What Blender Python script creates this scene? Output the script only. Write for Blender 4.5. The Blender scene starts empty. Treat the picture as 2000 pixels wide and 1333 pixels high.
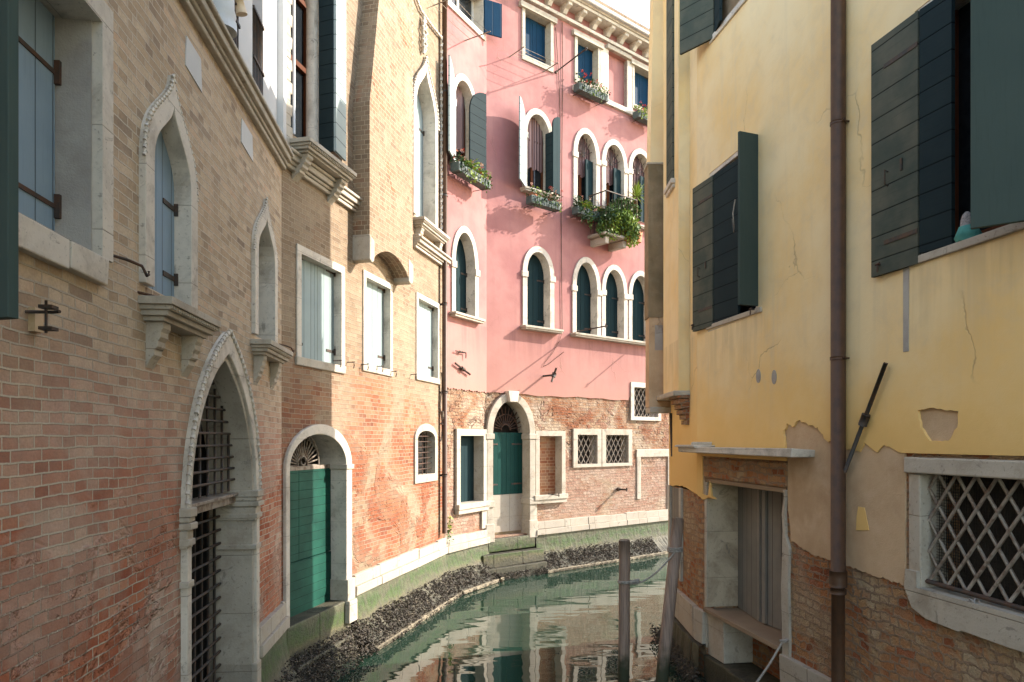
import bpy, bmesh, math, random
from mathutils import Vector, Matrix
from mathutils.geometry import tessellate_polygon
random.seed(7)
R = math.radians
sc = bpy.context.scene
C = sc.collection
# ------------------------------------------------------------------ camera, sky, sun
F, HX, HY, EYE = 1400.0, 1000.0, 860.0, 3.3
cam = bpy.data.cameras.new('camera'); co = bpy.data.objects.new('camera', cam); C.objects.link(co)
cam.sensor_width = 36; cam.lens = 36*F/2000; cam.shift_y = (HY-666.5)/2000
cam.clip_start = .05; cam.clip_end = 500
co.location = (0, 0, EYE); co.rotation_euler = (R(90), 0, 0); sc.camera = co
SUN = Vector((2.36, .78, 1.46)).normalized()
world = bpy.data.worlds.new('World'); sc.world = world; world.use_nodes = True
wn = world.node_tree; sky = wn.nodes.new('ShaderNodeTexSky'); sky.sky_type = 'NISHITA'
sky.sun_disc = False; sky.sun_elevation = math.asin(SUN.z)
sky.sun_rotation = math.atan2(SUN.x, SUN.y)
sky.air_density = .9; sky.dust_density = .4; sky.ozone_density = 1.8
bg = wn.nodes['Background']; wb = wn.nodes.new('ShaderNodeVectorMath'); wb.operation = 'MULTIPLY'; wb.inputs[1].default_value = (1.16, 1.0, .80)   # daylight white balance
wn.links.new(sky.outputs[0], wb.inputs[0]); wn.links.new(wb.outputs[0], bg.inputs[0]); bg.inputs[1].default_value = .15
sl = bpy.data.lights.new('sun', 'SUN'); so = bpy.data.objects.new('sun', sl); C.objects.link(so)
sl.energy = 2.0; sl.angle = R(.5); sl.color = (1, .91, .80)
so.rotation_euler = SUN.to_track_quat('Z', 'Y').to_euler()
sc.view_settings.view_transform = 'Standard'; sc.view_settings.look = 'None'
sc.view_settings.gamma = 1; sc.view_settings.exposure = 2.5
WATER = .3
sc.cycles.max_bounces = 8; sc.cycles.diffuse_bounces = 7

# ------------------------------------------------------------------ node helpers
class G:
    def __init__(s, name):
        s.m = bpy.data.materials.new(name); s.m.use_nodes = True; s.t = s.m.node_tree
        s.p = s.t.nodes['Principled BSDF']
        s.uv = s.n('ShaderNodeTexCoord').outputs['UV']
        s.sep = s.n('ShaderNodeSeparateXYZ', Vector=s.uv)
        s.u, s.v = s.sep.outputs[0], s.sep.outputs[1]
    def n(s, typ, props=None, **ins):
        nd = s.t.nodes.new(typ)
        for k, v in (props or {}).items(): setattr(nd, k, v)
        for k, v in ins.items(): s.set(nd, k, v)
        return nd
    def set(s, nd, k, v):
        i = nd.inputs[int(k[1:])] if k[0] == '_' else nd.inputs[k.replace('_', ' ')]
        if isinstance(v, bpy.types.NodeSocket): s.t.links.new(v, i)
        else: i.default_value = v
    def math(s, op, a, b=0.0, c=0.0):
        return s.n('ShaderNodeMath', {'operation': op}, _0=a, _1=b, _2=c).outputs[0]
    def noise(s, scale, detail=3, rough=.55, vec=None, sc3=None, dist=0.0):
        vec = vec or s.uv
        if sc3: vec = s.n('ShaderNodeMapping', None, Vector=vec, Scale=sc3).outputs[0]
        return s.n('ShaderNodeTexNoise', None, Vector=vec, Scale=scale, Detail=detail, Roughness=rough, Distortion=dist).outputs[0]
    def rng(s, v, a, b, c=0.0, d=1.0):
        return s.n('ShaderNodeMapRange', {'interpolation_type': 'SMOOTHSTEP'}, _0=v, _1=a, _2=b, _3=c, _4=d).outputs[0]
    def ramp(s, f, stops, const=False):
        r = s.n('ShaderNodeValToRGB', None, Fac=f); e = r.color_ramp.elements
        if const: r.color_ramp.interpolation = 'CONSTANT'
        while len(e) < len(stops): e.new(.5)
        for i, (p, c) in enumerate(stops): e[i].position = p; e[i].color = (*c, 1)
        return r.outputs[0]
    def mix(s, f, a, b, mode='MIX'):
        nd = s.n('ShaderNodeMix', {'data_type': 'RGBA', 'blend_type': mode})
        s.set(nd, '_0', f)
        for i, x in ((6, a), (7, b)):
            if isinstance(x, bpy.types.NodeSocket): s.t.links.new(x, nd.inputs[i])
            else: nd.inputs[i].default_value = (*x, 1)
        return nd.outputs[2]
    def bump(s, h, strength=.5, dist=.01):
        b = s.n('ShaderNodeBump', None, Height=h, Strength=strength, Distance=dist)
        s.t.links.new(b.outputs[0], s.p.inputs['Normal'])
    def out(s, col, rough=.85, metal=0.0, spec=.3):
        s.set(s.p, 'Base_Color', col if isinstance(col, bpy.types.NodeSocket) else (*col, 1))
        s.set(s.p, 'Roughness', rough); s.set(s.p, 'Metallic', metal); s.p.inputs['Specular IOR Level'].default_value = spec
        return s.m

def drips(g, c, zt, length, u0, u1, col, k):
    n = g.noise(1.0, 4, .65, sc3=(4.5, .4, 1)); d = g.math('MULTIPLY', g.rng(g.v, zt-length, zt), g.rng(g.v, zt-.02, zt+.02, 1, 0)); inside = g.math('MULTIPLY', g.math('MULTIPLY', g.math('LESS_THAN', g.v, zt), d), g.math('MULTIPLY', g.rng(g.u, u0-.05, u0+.05), g.rng(g.u, u1-.05, u1+.05, 1, 0)))
    return g.mix(g.math('MULTIPLY', g.math('MULTIPLY', inside, g.rng(n, .4, .62)), k), c, col)
def brick(name, zones, mortar, bw=.25, bh=.068, ms=.006, rough=.0, bumpd=.012, wob=.012, eff=.35, effcol=(.62, .50, .39), erode=None):
    """zones: list of (ramp colours, mask fn or None)"""
    g = G(name)
    nn = g.n('ShaderNodeTexNoise', None, Vector=g.uv, Scale=1.3, Detail=3, Roughness=.6).outputs[1]
    off = g.n('ShaderNodeVectorMath', {'operation': 'MULTIPLY_ADD'}, _0=nn, _1=(wob*2, wob*3, 0), _2=g.uv).outputs[0]
    n2 = g.n('ShaderNodeTexNoise', None, Vector=g.uv, Scale=14, Detail=3, Roughness=.6).outputs[1]
    off = g.n('ShaderNodeVectorMath', {'operation': 'MULTIPLY_ADD'}, _0=n2, _1=(.012+rough*.05, .010+rough*.045, 0), _2=off).outputs[0]
    def bk(c1, c2, w=bw, o=.5):
        b = g.n('ShaderNodeTexBrick', {'offset': o, 'squash': .5, 'squash_frequency': 2}, Vector=off, Scale=1.0)
        b.inputs['Color1'].default_value = (*c1, 1); b.inputs['Color2'].default_value = (*c2, 1); b.inputs['Mortar'].default_value = (.5, .5, .5, 1)
        b.inputs['Mortar Size'].default_value = ms; b.inputs['Mortar Smooth'].default_value = .35
        b.inputs['Brick Width'].default_value = w; b.inputs['Row Height'].default_value = bh
        return b
    b = bk((0, 0, 0), (1, 1, 1)); t, fac = b.outputs[0], b.outputs[1]
    fine = g.noise(60, 4, .7); mid = g.noise(9, 4, .6)
    tt = g.math('ADD', g.math('MULTIPLY', t, .75), g.math('MULTIPLY', g.noise(1.1, 4, .65), .5)); tt = g.math('SUBTRACT', tt, .12)
    col = None
    for cols, mask in zones:
        st = [(i/(len(cols)-1), c) for i, c in enumerate(cols)]
        c = g.ramp(tt, st)
        col = c if col is None else g.mix(mask(g), col, c)
    col = g.mix(g.rng(mid, .35, .75, 0, .45), col, g.mix(.5, col, (.16, .12, .10)))
    col = g.mix(g.math('MULTIPLY', g.rng(g.noise(.9, 5, .7, dist=.6), .48, .7), eff), col, effcol)
    mo = g.mix(g.rng(g.noise(.7, 3), .4, .65), mortar, tuple(x*.78 for x in mortar))
    if rough > .5: mo = g.mix(.4, mo, (.32, .19, .13))
    col = g.mix(fac, col, mo)
    col = g.mix(g.rng(fine, .3, .7, 0, .35), col, g.mix(.6, col, (.10, .08, .07)))
    h = g.math('ADD', g.math('MULTIPLY', g.math('SUBTRACT', 1.0, fac), 1.0), g.math('MULTIPLY', fine, .35+rough*.5))
    h = g.math('ADD', h, g.math('MULTIPLY', mid, .4+rough*1.6))
    h = g.math('ADD', h, g.math('MULTIPLY', t, .25+rough*.7))
    if erode:
        e = erode(g); pit = g.rng(g.math('ADD', g.math('MULTIPLY', t, .6), g.math('MULTIPLY', g.noise(6, 4, .7), .6)), .50, .62); h = g.math('SUBTRACT', h, g.math('MULTIPLY', g.math('MULTIPLY', e, pit), 2.2))
        col = g.mix(g.math('MULTIPLY', e, g.math('MULTIPLY', pit, .5)), col, (.22, .06, .028))
    g.bump(h, .9, bumpd)
    return g.out(col, .93, spec=.15)
def above(z0, z1, amp=.5, ns=1.0):
    return lambda g: g.rng(g.math('ADD', g.v, g.math('MULTIPLY', g.math('SUBTRACT', g.noise(ns, 5, .65), .5), amp*2)), z0, z1)
def below(z0, z1, amp=.5, ns=1.0): 
    f = above(z0, z1, amp, ns); return lambda g: g.math('SUBTRACT', 1.0, f(g))
def both(a, b): return lambda g: g.math('MULTIPLY', a(g), b(g))
def blotch(lo, hi, ns=.6): return lambda g: g.rng(g.noise(ns, 5, .62, dist=.8), lo, hi)

def stucco(name, base, alt, dirt, stains=(), bump=.006, streak=.35, ns=.8, crack=True, drip=()):
    g = G(name)
    c = g.mix(g.rng(g.noise(ns, 5, .6), .35, .68), base, alt)
    c = g.mix(g.rng(g.noise(3.2, 5, .68, dist=.4), .45, .72, 0, .45), c, dirt)
    st = g.noise(1.0, 4, .6, sc3=(7, .35, 1)); c = g.mix(g.rng(st, .5, .78, 0, streak), c, dirt)
    for z0, z1, col, k, amp in stains:
        c = g.mix(g.math('MULTIPLY', below(z0, z1, amp, 1.4)(g), k), c, col)
    for q in drip: c = drips(g, c, *q)
    vo = g.n('ShaderNodeTexVoronoi', {'feature': 'DISTANCE_TO_EDGE'}, Vector=g.n('ShaderNodeVectorMath', {'operation': 'MULTIPLY_ADD'}, _0=g.n('ShaderNodeTexNoise', None, Vector=g.uv, Scale=2.5, Detail=4).outputs[1], _1=(.5, .5, 0), _2=g.uv).outputs[0], Scale=.55).outputs[0]
    cr = g.math('MULTIPLY', g.rng(vo, .0, .0035, 1, 0), g.rng(g.noise(.8, 2), .5, .62)) if crack else 0.0
    if crack: c = g.mix(g.math('MULTIPLY', cr, .4), c, (.18, .12, .08))
    h = g.math('ADD', g.math('MULTIPLY', g.noise(90, 3, .7), .3), g.noise(6, 4, .6))
    if crack: h = g.math('SUBTRACT', h, cr)
    g.bump(h, .6, bump)
    return g.out(c, .9, spec=.2)

def stone(name, base=(.62, .56, .475), dark=(.27, .23, .185), amt=.8, bump=.006, ns=3.0, joint=None):
    g = G(name)
    c = g.mix(g.rng(g.noise(ns, 6, .68, dist=.5), .42, .75, 0, amt), base, dark)
    c = g.mix(g.rng(g.noise(1.1, 4, .6), .4, .7, 0, .4), c, tuple(x*.72 for x in base))
    c = g.mix(g.rng(g.noise(28, 4, .7), .58, .72, 0, .6), c, (.10, .09, .08))
    c = g.mix(g.rng(g.noise(5, 6, .75, dist=1.0), .58, .66, 0, .55), c, (.15, .135, .115))
    h = g.math('ADD', g.math('MULTIPLY', g.noise(45, 4, .7), .5), g.noise(7, 5, .65))
    fv = g.math('FRACT', g.math('DIVIDE', g.math('ADD', g.v, .17), .58)); jv = g.rng(fv, 0, .012, 1, 0)
    c = g.mix(g.math('MULTIPLY', jv, .6), c, (.12, .10, .08)); h = g.math('SUBTRACT', h, jv)
    if joint:
        fr = g.math('FRACT', g.math('DIVIDE', g.u, joint)); j = g.math('ADD', g.rng(fr, 0, .012, 1, 0), g.rng(fr, .988, 1, 0, 1))
        c = g.mix(g.math('MULTIPLY', j, .75), c, (.12, .10, .08)); h = g.math('SUBTRACT', h, j)
    g.bump(h, .6, bump)
    return g.out(c, .8, spec=.3)

def wood(name, base, alt, pw=.14, axis='u', chips=None, rough=.6, groove=.9, amt=.5):
    g = G(name); a = g.u if axis == 'u' else g.v
    q = g.math('DIVIDE', a, pw); fr = g.math('FRACT', q)
    gr = g.math('ADD', g.rng(fr, 0, .05, 1, 0), g.rng(fr, .95, 1, 0, 1))
    pl = g.n('ShaderNodeTexWhiteNoise', {'noise_dimensions': '1D'}, W=g.math('FLOOR', q)).outputs[0]
    grain = g.noise(1.0, 5, .65, sc3=(60, 3, 1) if axis == 'u' else (3, 60, 1))
    c = g.mix(g.rng(g.noise(2.2, 4, .6), .3, .75, 0, amt), base, alt)
    c = g.mix(g.math('MULTIPLY', pl, .25), c, alt)
    c = g.mix(g.rng(grain, .5, .8, 0, .35), c, tuple(x*.55 for x in base))
    if chips: c = g.mix(g.rng(g.noise(9, 6, .75), chips[0], chips[0]+.03), c, chips[1])
    c = g.mix(g.math('MULTIPLY', gr, groove), c, tuple(x*.18 for x in base))
    g.bump(g.math('SUBTRACT', g.math('MULTIPLY', grain, .3), gr), .6, .006)
    return g.out(c, rough, spec=.06)

def plain(name, base, alt=None, rough=.7, metal=0.0, ns=12, bump=.002, lo=.4, hi=.65):
    g = G(name); alt = alt or tuple(x*.6 for x in base)
    n = g.noise(ns, 5, .65); g.bump(n, .5, bump)
    return g.out(g.mix(g.rng(n, lo, hi), base, alt), rough, metal)

TAN = [(.229, .166, .125), (.437, .322, .213), (.520, .390, .260), (.603, .473, .333), (.541, .333, .208)]
TANL = [(.163, .113, .074), (.256, .182, .116), (.286, .209, .135), (.325, .248, .167), (.232, .135, .081)]
PNK = [(.35, .18, .125), (.47, .26, .185), (.52, .31, .23), (.58, .41, .31), (.46, .18, .10)]
RED = [(.26, .065, .032), (.42, .12, .055), (.48, .17, .085), (.52, .25, .15), (.56, .36, .26)]
ORG = [(.194, .061, .026), (.292, .101, .042), (.332, .142, .063), (.364, .202, .113), (.243, .069, .029)]
M = {}
M['brick_near'] = brick('old brick near', [(TAN, None), (PNK, below(3.2, 4.1, .7)), (RED, both(below(2.5, 3.6, .7), blotch(.42, .52, .8))), ([(.42, .27, .2), (.5, .36, .28), (.56, .44, .35), (.6, .5, .42)], both(below(1.9, 2.6, .5), blotch(.5, .6, .7)))], (.60, .51, .40), ms=.0062, bh=.061, wob=.02,
    erode=both(below(2.2, 3.4, .8), blotch(.46, .54, 1.1)), eff=.3)
M['brick_far'] = brick('old brick sunlit', [(TANL, None), (ORG, both(below(3.6, 4.9, .9), blotch(.42, .62, .7))), ([(.14, .038, .02), (.25, .07, .03), (.30, .09, .037), (.34, .15, .075), (.18, .042, .02)], both(below(2.9, 4.4, .7), blotch(.46, .55, .8)))], (.42, .34, .245), ms=.0055, bh=.061, wob=.018, erode=both(below(2.6, 4.4, .6), blotch(.47, .55, 1.0)), eff=.5, effcol=(.42, .33, .23))
M['brick_pink'] = brick('eroded brick', [(ORG, None), ([(.28, .18, .11), (.41, .29, .18), (.46, .35, .24), (.50, .40, .30), (.35, .19, .12)], blotch(.36, .56, .9)), ([(.30, .17, .12), (.39, .22, .155), (.44, .28, .20), (.47, .34, .26), (.32, .14, .095)], both(below(2.6, 3.2, .4), blotch(.3, .5, .8)))], (.44, .35, .26), rough=.7, wob=.03, bumpd=.035, erode=both(above(2.4, 2.9, .3), blotch(.5, .56, 1.5)), eff=.45, effcol=(.49, .40, .32))
M['brick_right'] = brick('crumbling brick', [([(.26, .075, .03), (.50, .16, .065), (.58, .25, .10), (.62, .36, .17), (.40, .11, .045)], None), ([(.36, .23, .12), (.54, .36, .20), (.60, .42, .24), (.66, .50, .32), (.50, .24, .11)], blotch(.46, .60, 1.4))], (.54, .39, .25), bw=.23, bh=.07, ms=.011, rough=1.3, wob=.06, bumpd=.05, eff=.75, effcol=(.60, .47, .33))
M['brick_chim'] = brick('chimney brick', [(TANL, None), (ORG, blotch(.55, .7, 1.5))], (.52, .42, .3), eff=.2, bw=.2)
M['brick_plain'] = brick('orange infill brick', [(ORG, None)], (.5, .33, .2), ms=.007, bh=.075, eff=.1)
M['pink'] = stucco('pink stucco', (.40, .195, .18), (.315, .135, .13), (.30, .145, .135), stains=((4.3, 7.2, (.41, .215, .175), .6, .6), (4.2, 4.8, (.40, .21, .165), .6, .3)), streak=.8, drip=((5.75, .9, .6, 7, (.27, .13, .12), .75), (9.1, .8, .6, 7, (.27, .13, .12), .6), (13.3, 1.3, 0, 9, (.25, .125, .12), .7)))
M['yellow'] = stucco('yellow stucco', (.80, .64, .38), (.78, .55, .25), (.64, .52, .34), stains=((3.2, 4.5, (.82, .52, .17), .8, .6), (3.0, 3.6, (.62, .40, .14), .5, .3)), streak=.5, ns=.8, drip=((4.66, .8, .3, 1.7, (.46, .36, .21), .45), (4.64, .9, 3.75, 6.5, (.48, .37, .21), .4)))
M['render'] = stucco('beige render', (.56, .40, .25), (.45, .31, .185), (.64, .48, .33), bump=.018, streak=.1, ns=1.5)
M['cement'] = stucco('cement render', (.25, .185, .11), (.17, .13, .075), (.34, .28, .19), bump=.02, ns=2.5, crack=False)
M['white'] = stucco('white plaster', (.56, .56, .55), (.50, .50, .50), (.5, .49, .47), streak=.3, crack=False)
M['reveal'] = stucco('grey plaster', (.42, .39, .35), (.34, .31, .28), (.25, .22, .19), bump=.02, ns=2)
M['stone'] = stone('white stone'); M['stone2'] = stone('worn stone', (.46, .41, .335), (.26, .21, .15), .7, .01)
M['oldrev'] = stone('old door reveal', (.52, .43, .31), (.20, .14, .09), .95, .02, 2.2)
M['plinth'] = stone('plinth stone', (.41, .365, .30), (.36, .29, .21), .6, .008, joint=.83)
M['wblue'] = wood('blue grey painted wood', (.25, .33, .40), (.18, .25, .32), .17, chips=(.71, (.3, .28, .25)))
M['wpale'] = wood('pale blue painted wood', (.30, .365, .365), (.21, .265, .27), .17, chips=(.70, (.35, .32, .28)))
M['wdark'] = wood('dark green painted wood', (.016, .036, .040), (.012, .026, .03), .155, chips=(.74, (.12, .14, .13)), rough=.75)
M['wdarkh'] = wood('dark green boards', (.050, .066, .056), (.125, .12, .09), .19, 'v', rough=.7, amt=.9, chips=(.72, (.16, .15, .12)))
M['wblack'] = wood('blackish green boards', (.016, .027, .031), (.024, .038, .04), .19, 'v', rough=.75)
M['wflat'] = wood('smooth green board', (.046, .066, .060), (.060, .080, .072), 3.0, chips=(.74, (.12, .14, .13)), rough=.65, groove=0)
M['wpaleh'] = wood('pale boards', (.33, .38, .37), (.26, .31, .31), .19, 'v')
M['wnavy'] = wood('navy blue shutters', (.008, .040, .085), (.006, .026, .055), .2, rough=.6)
M['wgreen'] = wood('green door', (.018, .090, .064), (.010, .045, .035), .115, 'v', amt=.9, chips=(.68, (.10, .15, .12)), rough=.55, groove=.6)
M['wgreen2'] = wood('green hatch', (.012, .058, .05), (.009, .04, .036), .12, rough=.55)
M['wold'] = wood('weathered grey wood', (.27, .25, .215), (.16, .15, .135), .16, chips=(.66, (.30, .22, .15)), rough=.85)
M['wplank'] = wood('bare plank', (.32, .23, .15), (.22, .15, .10), 9, rough=.8)
M['brown'] = wood('brown window wood', (.13, .045, .02), (.09, .03, .015), 2, rough=.4, groove=0)
M['pole_dry'] = wood('wet pole wood', (.24, .18, .145), (.15, .11, .09), 3.0, rough=.75, groove=0)
M['iron'] = plain('dark iron', (.05, .048, .045), (.10, .06, .04), .65, .3)
M['rust'] = plain('rusty iron', (.09, .045, .028), (.05, .04, .035), .8)
M['irong'] = plain('grey iron', (.30, .26, .215), (.16, .11, .08), .75, .1)
M['pipe'] = plain('brown pipe', (.095, .048, .026), (.06, .034, .022), .5, ns=7, bump=.004, lo=.35, hi=.75)
M['glass'] = plain('dark glass', (.018, .022, .026), (.012, .016, .02), .06, bump=.0005)
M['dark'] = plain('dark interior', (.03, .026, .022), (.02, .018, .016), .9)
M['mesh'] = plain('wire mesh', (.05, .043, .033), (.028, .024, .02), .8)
M['leaf'] = plain('green leaves', (.055, .12, .025), (.10, .16, .035), .6, ns=3)
M['leafy'] = plain('yellow green leaves', (.26, .33, .04), (.14, .22, .03), .5, ns=3)
M['leafd'] = plain('dark leaves', (.03, .065, .022), (.05, .09, .03), .6, ns=3)
M['red'] = plain('red petals', (.5, .035, .03), (.55, .10, .05), .6); M['petal'] = plain('pale petals', (.65, .45, .35), (.6, .25, .2), .6)
M['terra'] = plain('terracotta', (.42, .15, .06), (.34, .12, .05), .8); M['rope'] = plain('rope fibre', (.36, .33, .29), (.25, .22, .19), .9, ns=40)
M['boxm'] = plain('planter green', (.06, .085, .08), (.10, .12, .11), .7)
M['teal'] = plain('teal cloth', (.10, .34, .29), (.07, .26, .22), .85, ns=6, bump=.01); M['knit'] = plain('grey net cloth', (.36, .33, .31), (.2, .18, .17), .9, ns=60)
M['roof'] = plain('roof tile', (.35, .22, .16), (.25, .15, .1), .9); M['lead'] = plain('lead gutter', (.36, .35, .34), (.25, .25, .25), .5, .3)
M['lampm'] = plain('lamp cream', (.6, .45, .28), (.5, .36, .2), .5)
def pole_mat():
    g = G('wet pole'); z = g.n('ShaderNodeSeparateXYZ', None, Vector=g.n('ShaderNodeNewGeometry').outputs['Position']).outputs[2]
    gr = g.noise(1.0, 5, .65, sc3=(45, 2, 1)); c = g.mix(g.rng(gr, .35, .7), (.36, .26, .205), (.19, .135, .105))
    zz = g.math('ADD', z, g.math('MULTIPLY', g.noise(8, 4), .4))
    c = g.mix(g.rng(zz, .75, 1.05, 1, 0), c, (.045, .05, .028)); g.bump(gr, .8, .012)
    return g.out(c, .8)
M['pole'] = pole_mat()
def curtain_mat():
    g = G('striped curtain'); fr = g.math('FRACT', g.math('DIVIDE', g.u, .075))
    return g.out(g.mix(g.rng(fr, .45, .5), (.42, .27, .25), (.10, .055, .055)), .9)
M['curtain'] = curtain_mat()
def algae_mat():
    g = G('algae stone')
    zn = g.math('ADD', g.v, g.math('MULTIPLY', g.math('SUBTRACT', g.noise(2.5, 5, .65), .5), .28))
    c = g.ramp(g.rng(zn, .2, 1.25), [(0, (.035, .032, .022)), (.38, (.06, .055, .03)), (.52, (.11, .10, .048)), (.62, (.055, .085, .018)), (.80, (.038, .075, .014)), (.97, (.14, .14, .085))])
    c = g.mix(g.rng(g.noise(2.2, 5, .7, dist=.7), .45, .62, 0, .75), c, (.095, .082, .052))
    c = g.mix(g.rng(g.noise(11, 5, .7), .42, .66, 0, .7), c, (.045, .045, .027))
    fr = g.math('FRACT', g.math('DIVIDE', g.u, .83)); j = g.rng(fr, 0, .02, 1, 0); c = g.mix(g.math('MULTIPLY', j, .8), c, (.03, .03, .02))
    g.bump(g.math('SUBTRACT', g.noise(20, 5, .7), j), .8, .02)
    return g.out(c, .7, spec=.4)
M['algae'] = algae_mat()
M['crust'] = plain('mussel shell', (.045, .036, .027), (.24, .19, .125), .6, ns=14, lo=.52, hi=.72)
M['ledge'] = plain('ledge stone', (.26, .22, .155), (.07, .06, .042), .85, ns=5, bump=.02)
def water_mat():
    g = G('canal water')
    geo = g.n('ShaderNodeNewGeometry').outputs['Position']
    a = g.noise(1.0, 2, .5, vec=geo, sc3=(1.3, 3.0, 1)); b = g.noise(1.0, 2, .5, vec=geo, sc3=(.45, 1.1, 1), dist=.4)
    g.bump(g.math('ADD', g.math('MULTIPLY', a, .3), b), .30, .05)
    return g.out((.015, .036, .024), .02, spec=.7)
M['water'] = water_mat()

# ------------------------------------------------------------------ mesh helpers
class Wall:
    def __init__(s, A, B):
        s.A = Vector(A); s.B = Vector(B); v = s.B-s.A; s.L = v.length; s.d = v/s.L; s.n = Vector((s.d.y, -s.d.x))
    def to(s, u, w, z): q = s.A+s.d*u+s.n*w; return Vector((q.x, q.y, z))
    def p(s, px, py, w=0.0):          # the wall point seen in direction (px, py)
        r = Vector(((px-HX)/F, 1)); t = (s.n.dot(s.A)+w)/s.n.dot(r)
        return (r*t-s.A).dot(s.d), EYE+t*(HY-py)/F
    def u(s, px, w=0.0): return s.p(px, 0, w)[0]
    def z(s, px, py, w=0.0): return s.p(px, py, w)[1]
class Free:
    def to(s, a, b, c): return Vector((a, b, c))
FREE = Free(); OFF = {}
def off(o): return OFF.get(o.name, Vector()) if o else Vector()
class MB:
    def __init__(s, W=FREE, mats=()):
        s.W = W; s.v = []; s.l = []; s.f = []; s.mats = list(mats); s.xf = None
    def P(s, a, b, c):
        s.l.append((a, b, c)); q = s.xf(a, b, c) if s.xf else (a, b, c)
        s.v.append(s.W.to(*q)); return len(s.v)-1
    def F(s, idx, m=0, sm=False): s.f.append((tuple(idx), m, sm))
    def box(s, u0, u1, w0, w1, z0, z1, m=0):
        p = [s.P(u, w, z) for z in (z0, z1) for w in (w0, w1) for u in (u0, u1)]
        for q in ((0, 1, 3, 2), (4, 6, 7, 5), (0, 4, 5, 1), (2, 3, 7, 6), (0, 2, 6, 4), (1, 5, 7, 3)): s.F([p[i] for i in q], m)
        return s
    def jbox(s, u0, u1, w0, w1, z0, z1, m=0, j=.006):   # box with slightly jittered corners
        n0 = len(s.v); s.box(u0, u1, w0, w1, z0, z1, m)
        for i in range(n0, len(s.v)): s.v[i] = s.v[i]+Vector((random.uniform(-j, j) for _ in range(3)))
        return s
    def sheet(s, outer, holes=(), w=0.0, m=0):
        loops = [[Vector((a, b, 0)) for a, b in l] for l in [outer, *holes]]
        flat = [q for l in loops for q in l]; idx = [s.P(q.x, w, q.y) for q in flat]
        for t in tessellate_polygon(loops): s.F([idx[i] for i in t], m)
        return s
    def strip(s, loop, w0, w1, closed=True, m=0, sm=False):
        a = [s.P(u, w0, z) for u, z in loop]; b = [s.P(u, w1, z) for u, z in loop]; n = len(loop)
        for i in range(n if closed else n-1): j = (i+1) % n; s.F([a[i], a[j], b[j], b[i]], m, sm)
        return s
    def prism(s, loop, w0, w1, m=0):
        s.sheet(loop, w=w1, m=m); s.sheet(loop, w=w0, m=m); return s.strip(loop, w0, w1, True, m)
    def ring(s, inner, outer, wf, wb, wo=-.02, m=0, closed=False):
        n = len(inner)
        fi = [s.P(u, wf, z) for u, z in inner]; fo = [s.P(u, wf, z) for u, z in outer]
        bi = [s.P(u, wb, z) for u, z in inner]; bo = [s.P(u, wo, z) for u, z in outer]
        for i in range(n if closed else n-1):
            j = (i+1) % n
            s.F([fi[i], fi[j], fo[j], fo[i]], m); s.F([fi[i], bi[i], bi[j], fi[j]], m); s.F([fo[i], fo[j], bo[j], bo[i]], m)
        if not closed:
            for k in (0, n-1): s.F([fi[k], fo[k], bo[k], bi[k]], m)
        return s
    def tube(s, pts, r, m=0, n=8, r2=None, cap=True):
        pts = [Vector(p) for p in pts]; N = len(pts); rings = []
        for i, p in enumerate(pts):
            d = (pts[min(i+1, N-1)]-pts[max(i-1, 0)]).normalized()
            up = Vector((0, 0, 1)) if abs(d.z) < .9 else Vector((1, 0, 0))
            a = d.cross(up).normalized(); b = d.cross(a)
            rr = r if r2 is None else r+(r2-r)*i/max(N-1, 1)
            rings.append([s.P(*(p+a*(rr*math.cos(2*math.pi*k/n))+b*(rr*math.sin(2*math.pi*k/n)))) for k in range(n)])
        for i in range(N-1):
            for k in range(n): s.F([rings[i][k], rings[i][(k+1) % n], rings[i+1][(k+1) % n], rings[i+1][k]], m, True)
        if cap: s.F(rings[0], m); s.F(rings[-1][::-1], m)
        return s
    def lathe(s, cx, cy, prof, m=0, n=16):
        rg = [[s.P(cx+r*math.cos(2*math.pi*k/n), cy+r*math.sin(2*math.pi*k/n), z) for k in range(n)] for r, z in prof]
        for i in range(len(rg)-1):
            for k in range(n): s.F([rg[i][k], rg[i][(k+1) % n], rg[i+1][(k+1) % n], rg[i+1][k]], m, True)
        s.F(rg[0], m); s.F(rg[-1], m); return s
    def build(s, name, mat=None, parent=None, bevel=0, label=None):
        mats = s.mats if mat is None else [mat]
        org = off(parent) if parent else None
        if org is None:
            xs = [v.x for v in s.v]; ys = [v.y for v in s.v]; zs = [v.z for v in s.v]
            org = Vector(((min(xs)+max(xs))/2, (min(ys)+max(ys))/2, min(zs)))
        me = bpy.data.meshes.new(name); me.from_pydata([v-org for v in s.v], [], [f[0] for f in s.f])
        uv = me.uv_layers.new(name='UVMap').data; li = 0; L = s.l
        for (idx, m, sm), poly in zip(s.f, me.polygons):
            poly.material_index = m; poly.use_smooth = sm
            nx = ny = nz = 0.0
            for i in range(len(idx)):
                a, b = L[idx[i]], L[idx[(i+1) % len(idx)]]
                nx += (a[1]-b[1])*(a[2]+b[2]); ny += (a[2]-b[2])*(a[0]+b[0]); nz += (a[0]-b[0])*(a[1]+b[1])
            nx, ny, nz = abs(nx), abs(ny), abs(nz)
            for i in idx:
                a, b, c = L[i]
                uv[li].uv = (a, c) if ny >= nx and ny >= nz else ((b, c) if nx >= nz else (a, b)); li += 1
        for m in mats: me.materials.append(M[m])
        o = bpy.data.objects.new(name, me); C.objects.link(o)
        if parent: o.parent = parent
        else: o.location = org
        OFF[o.name] = org
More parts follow.
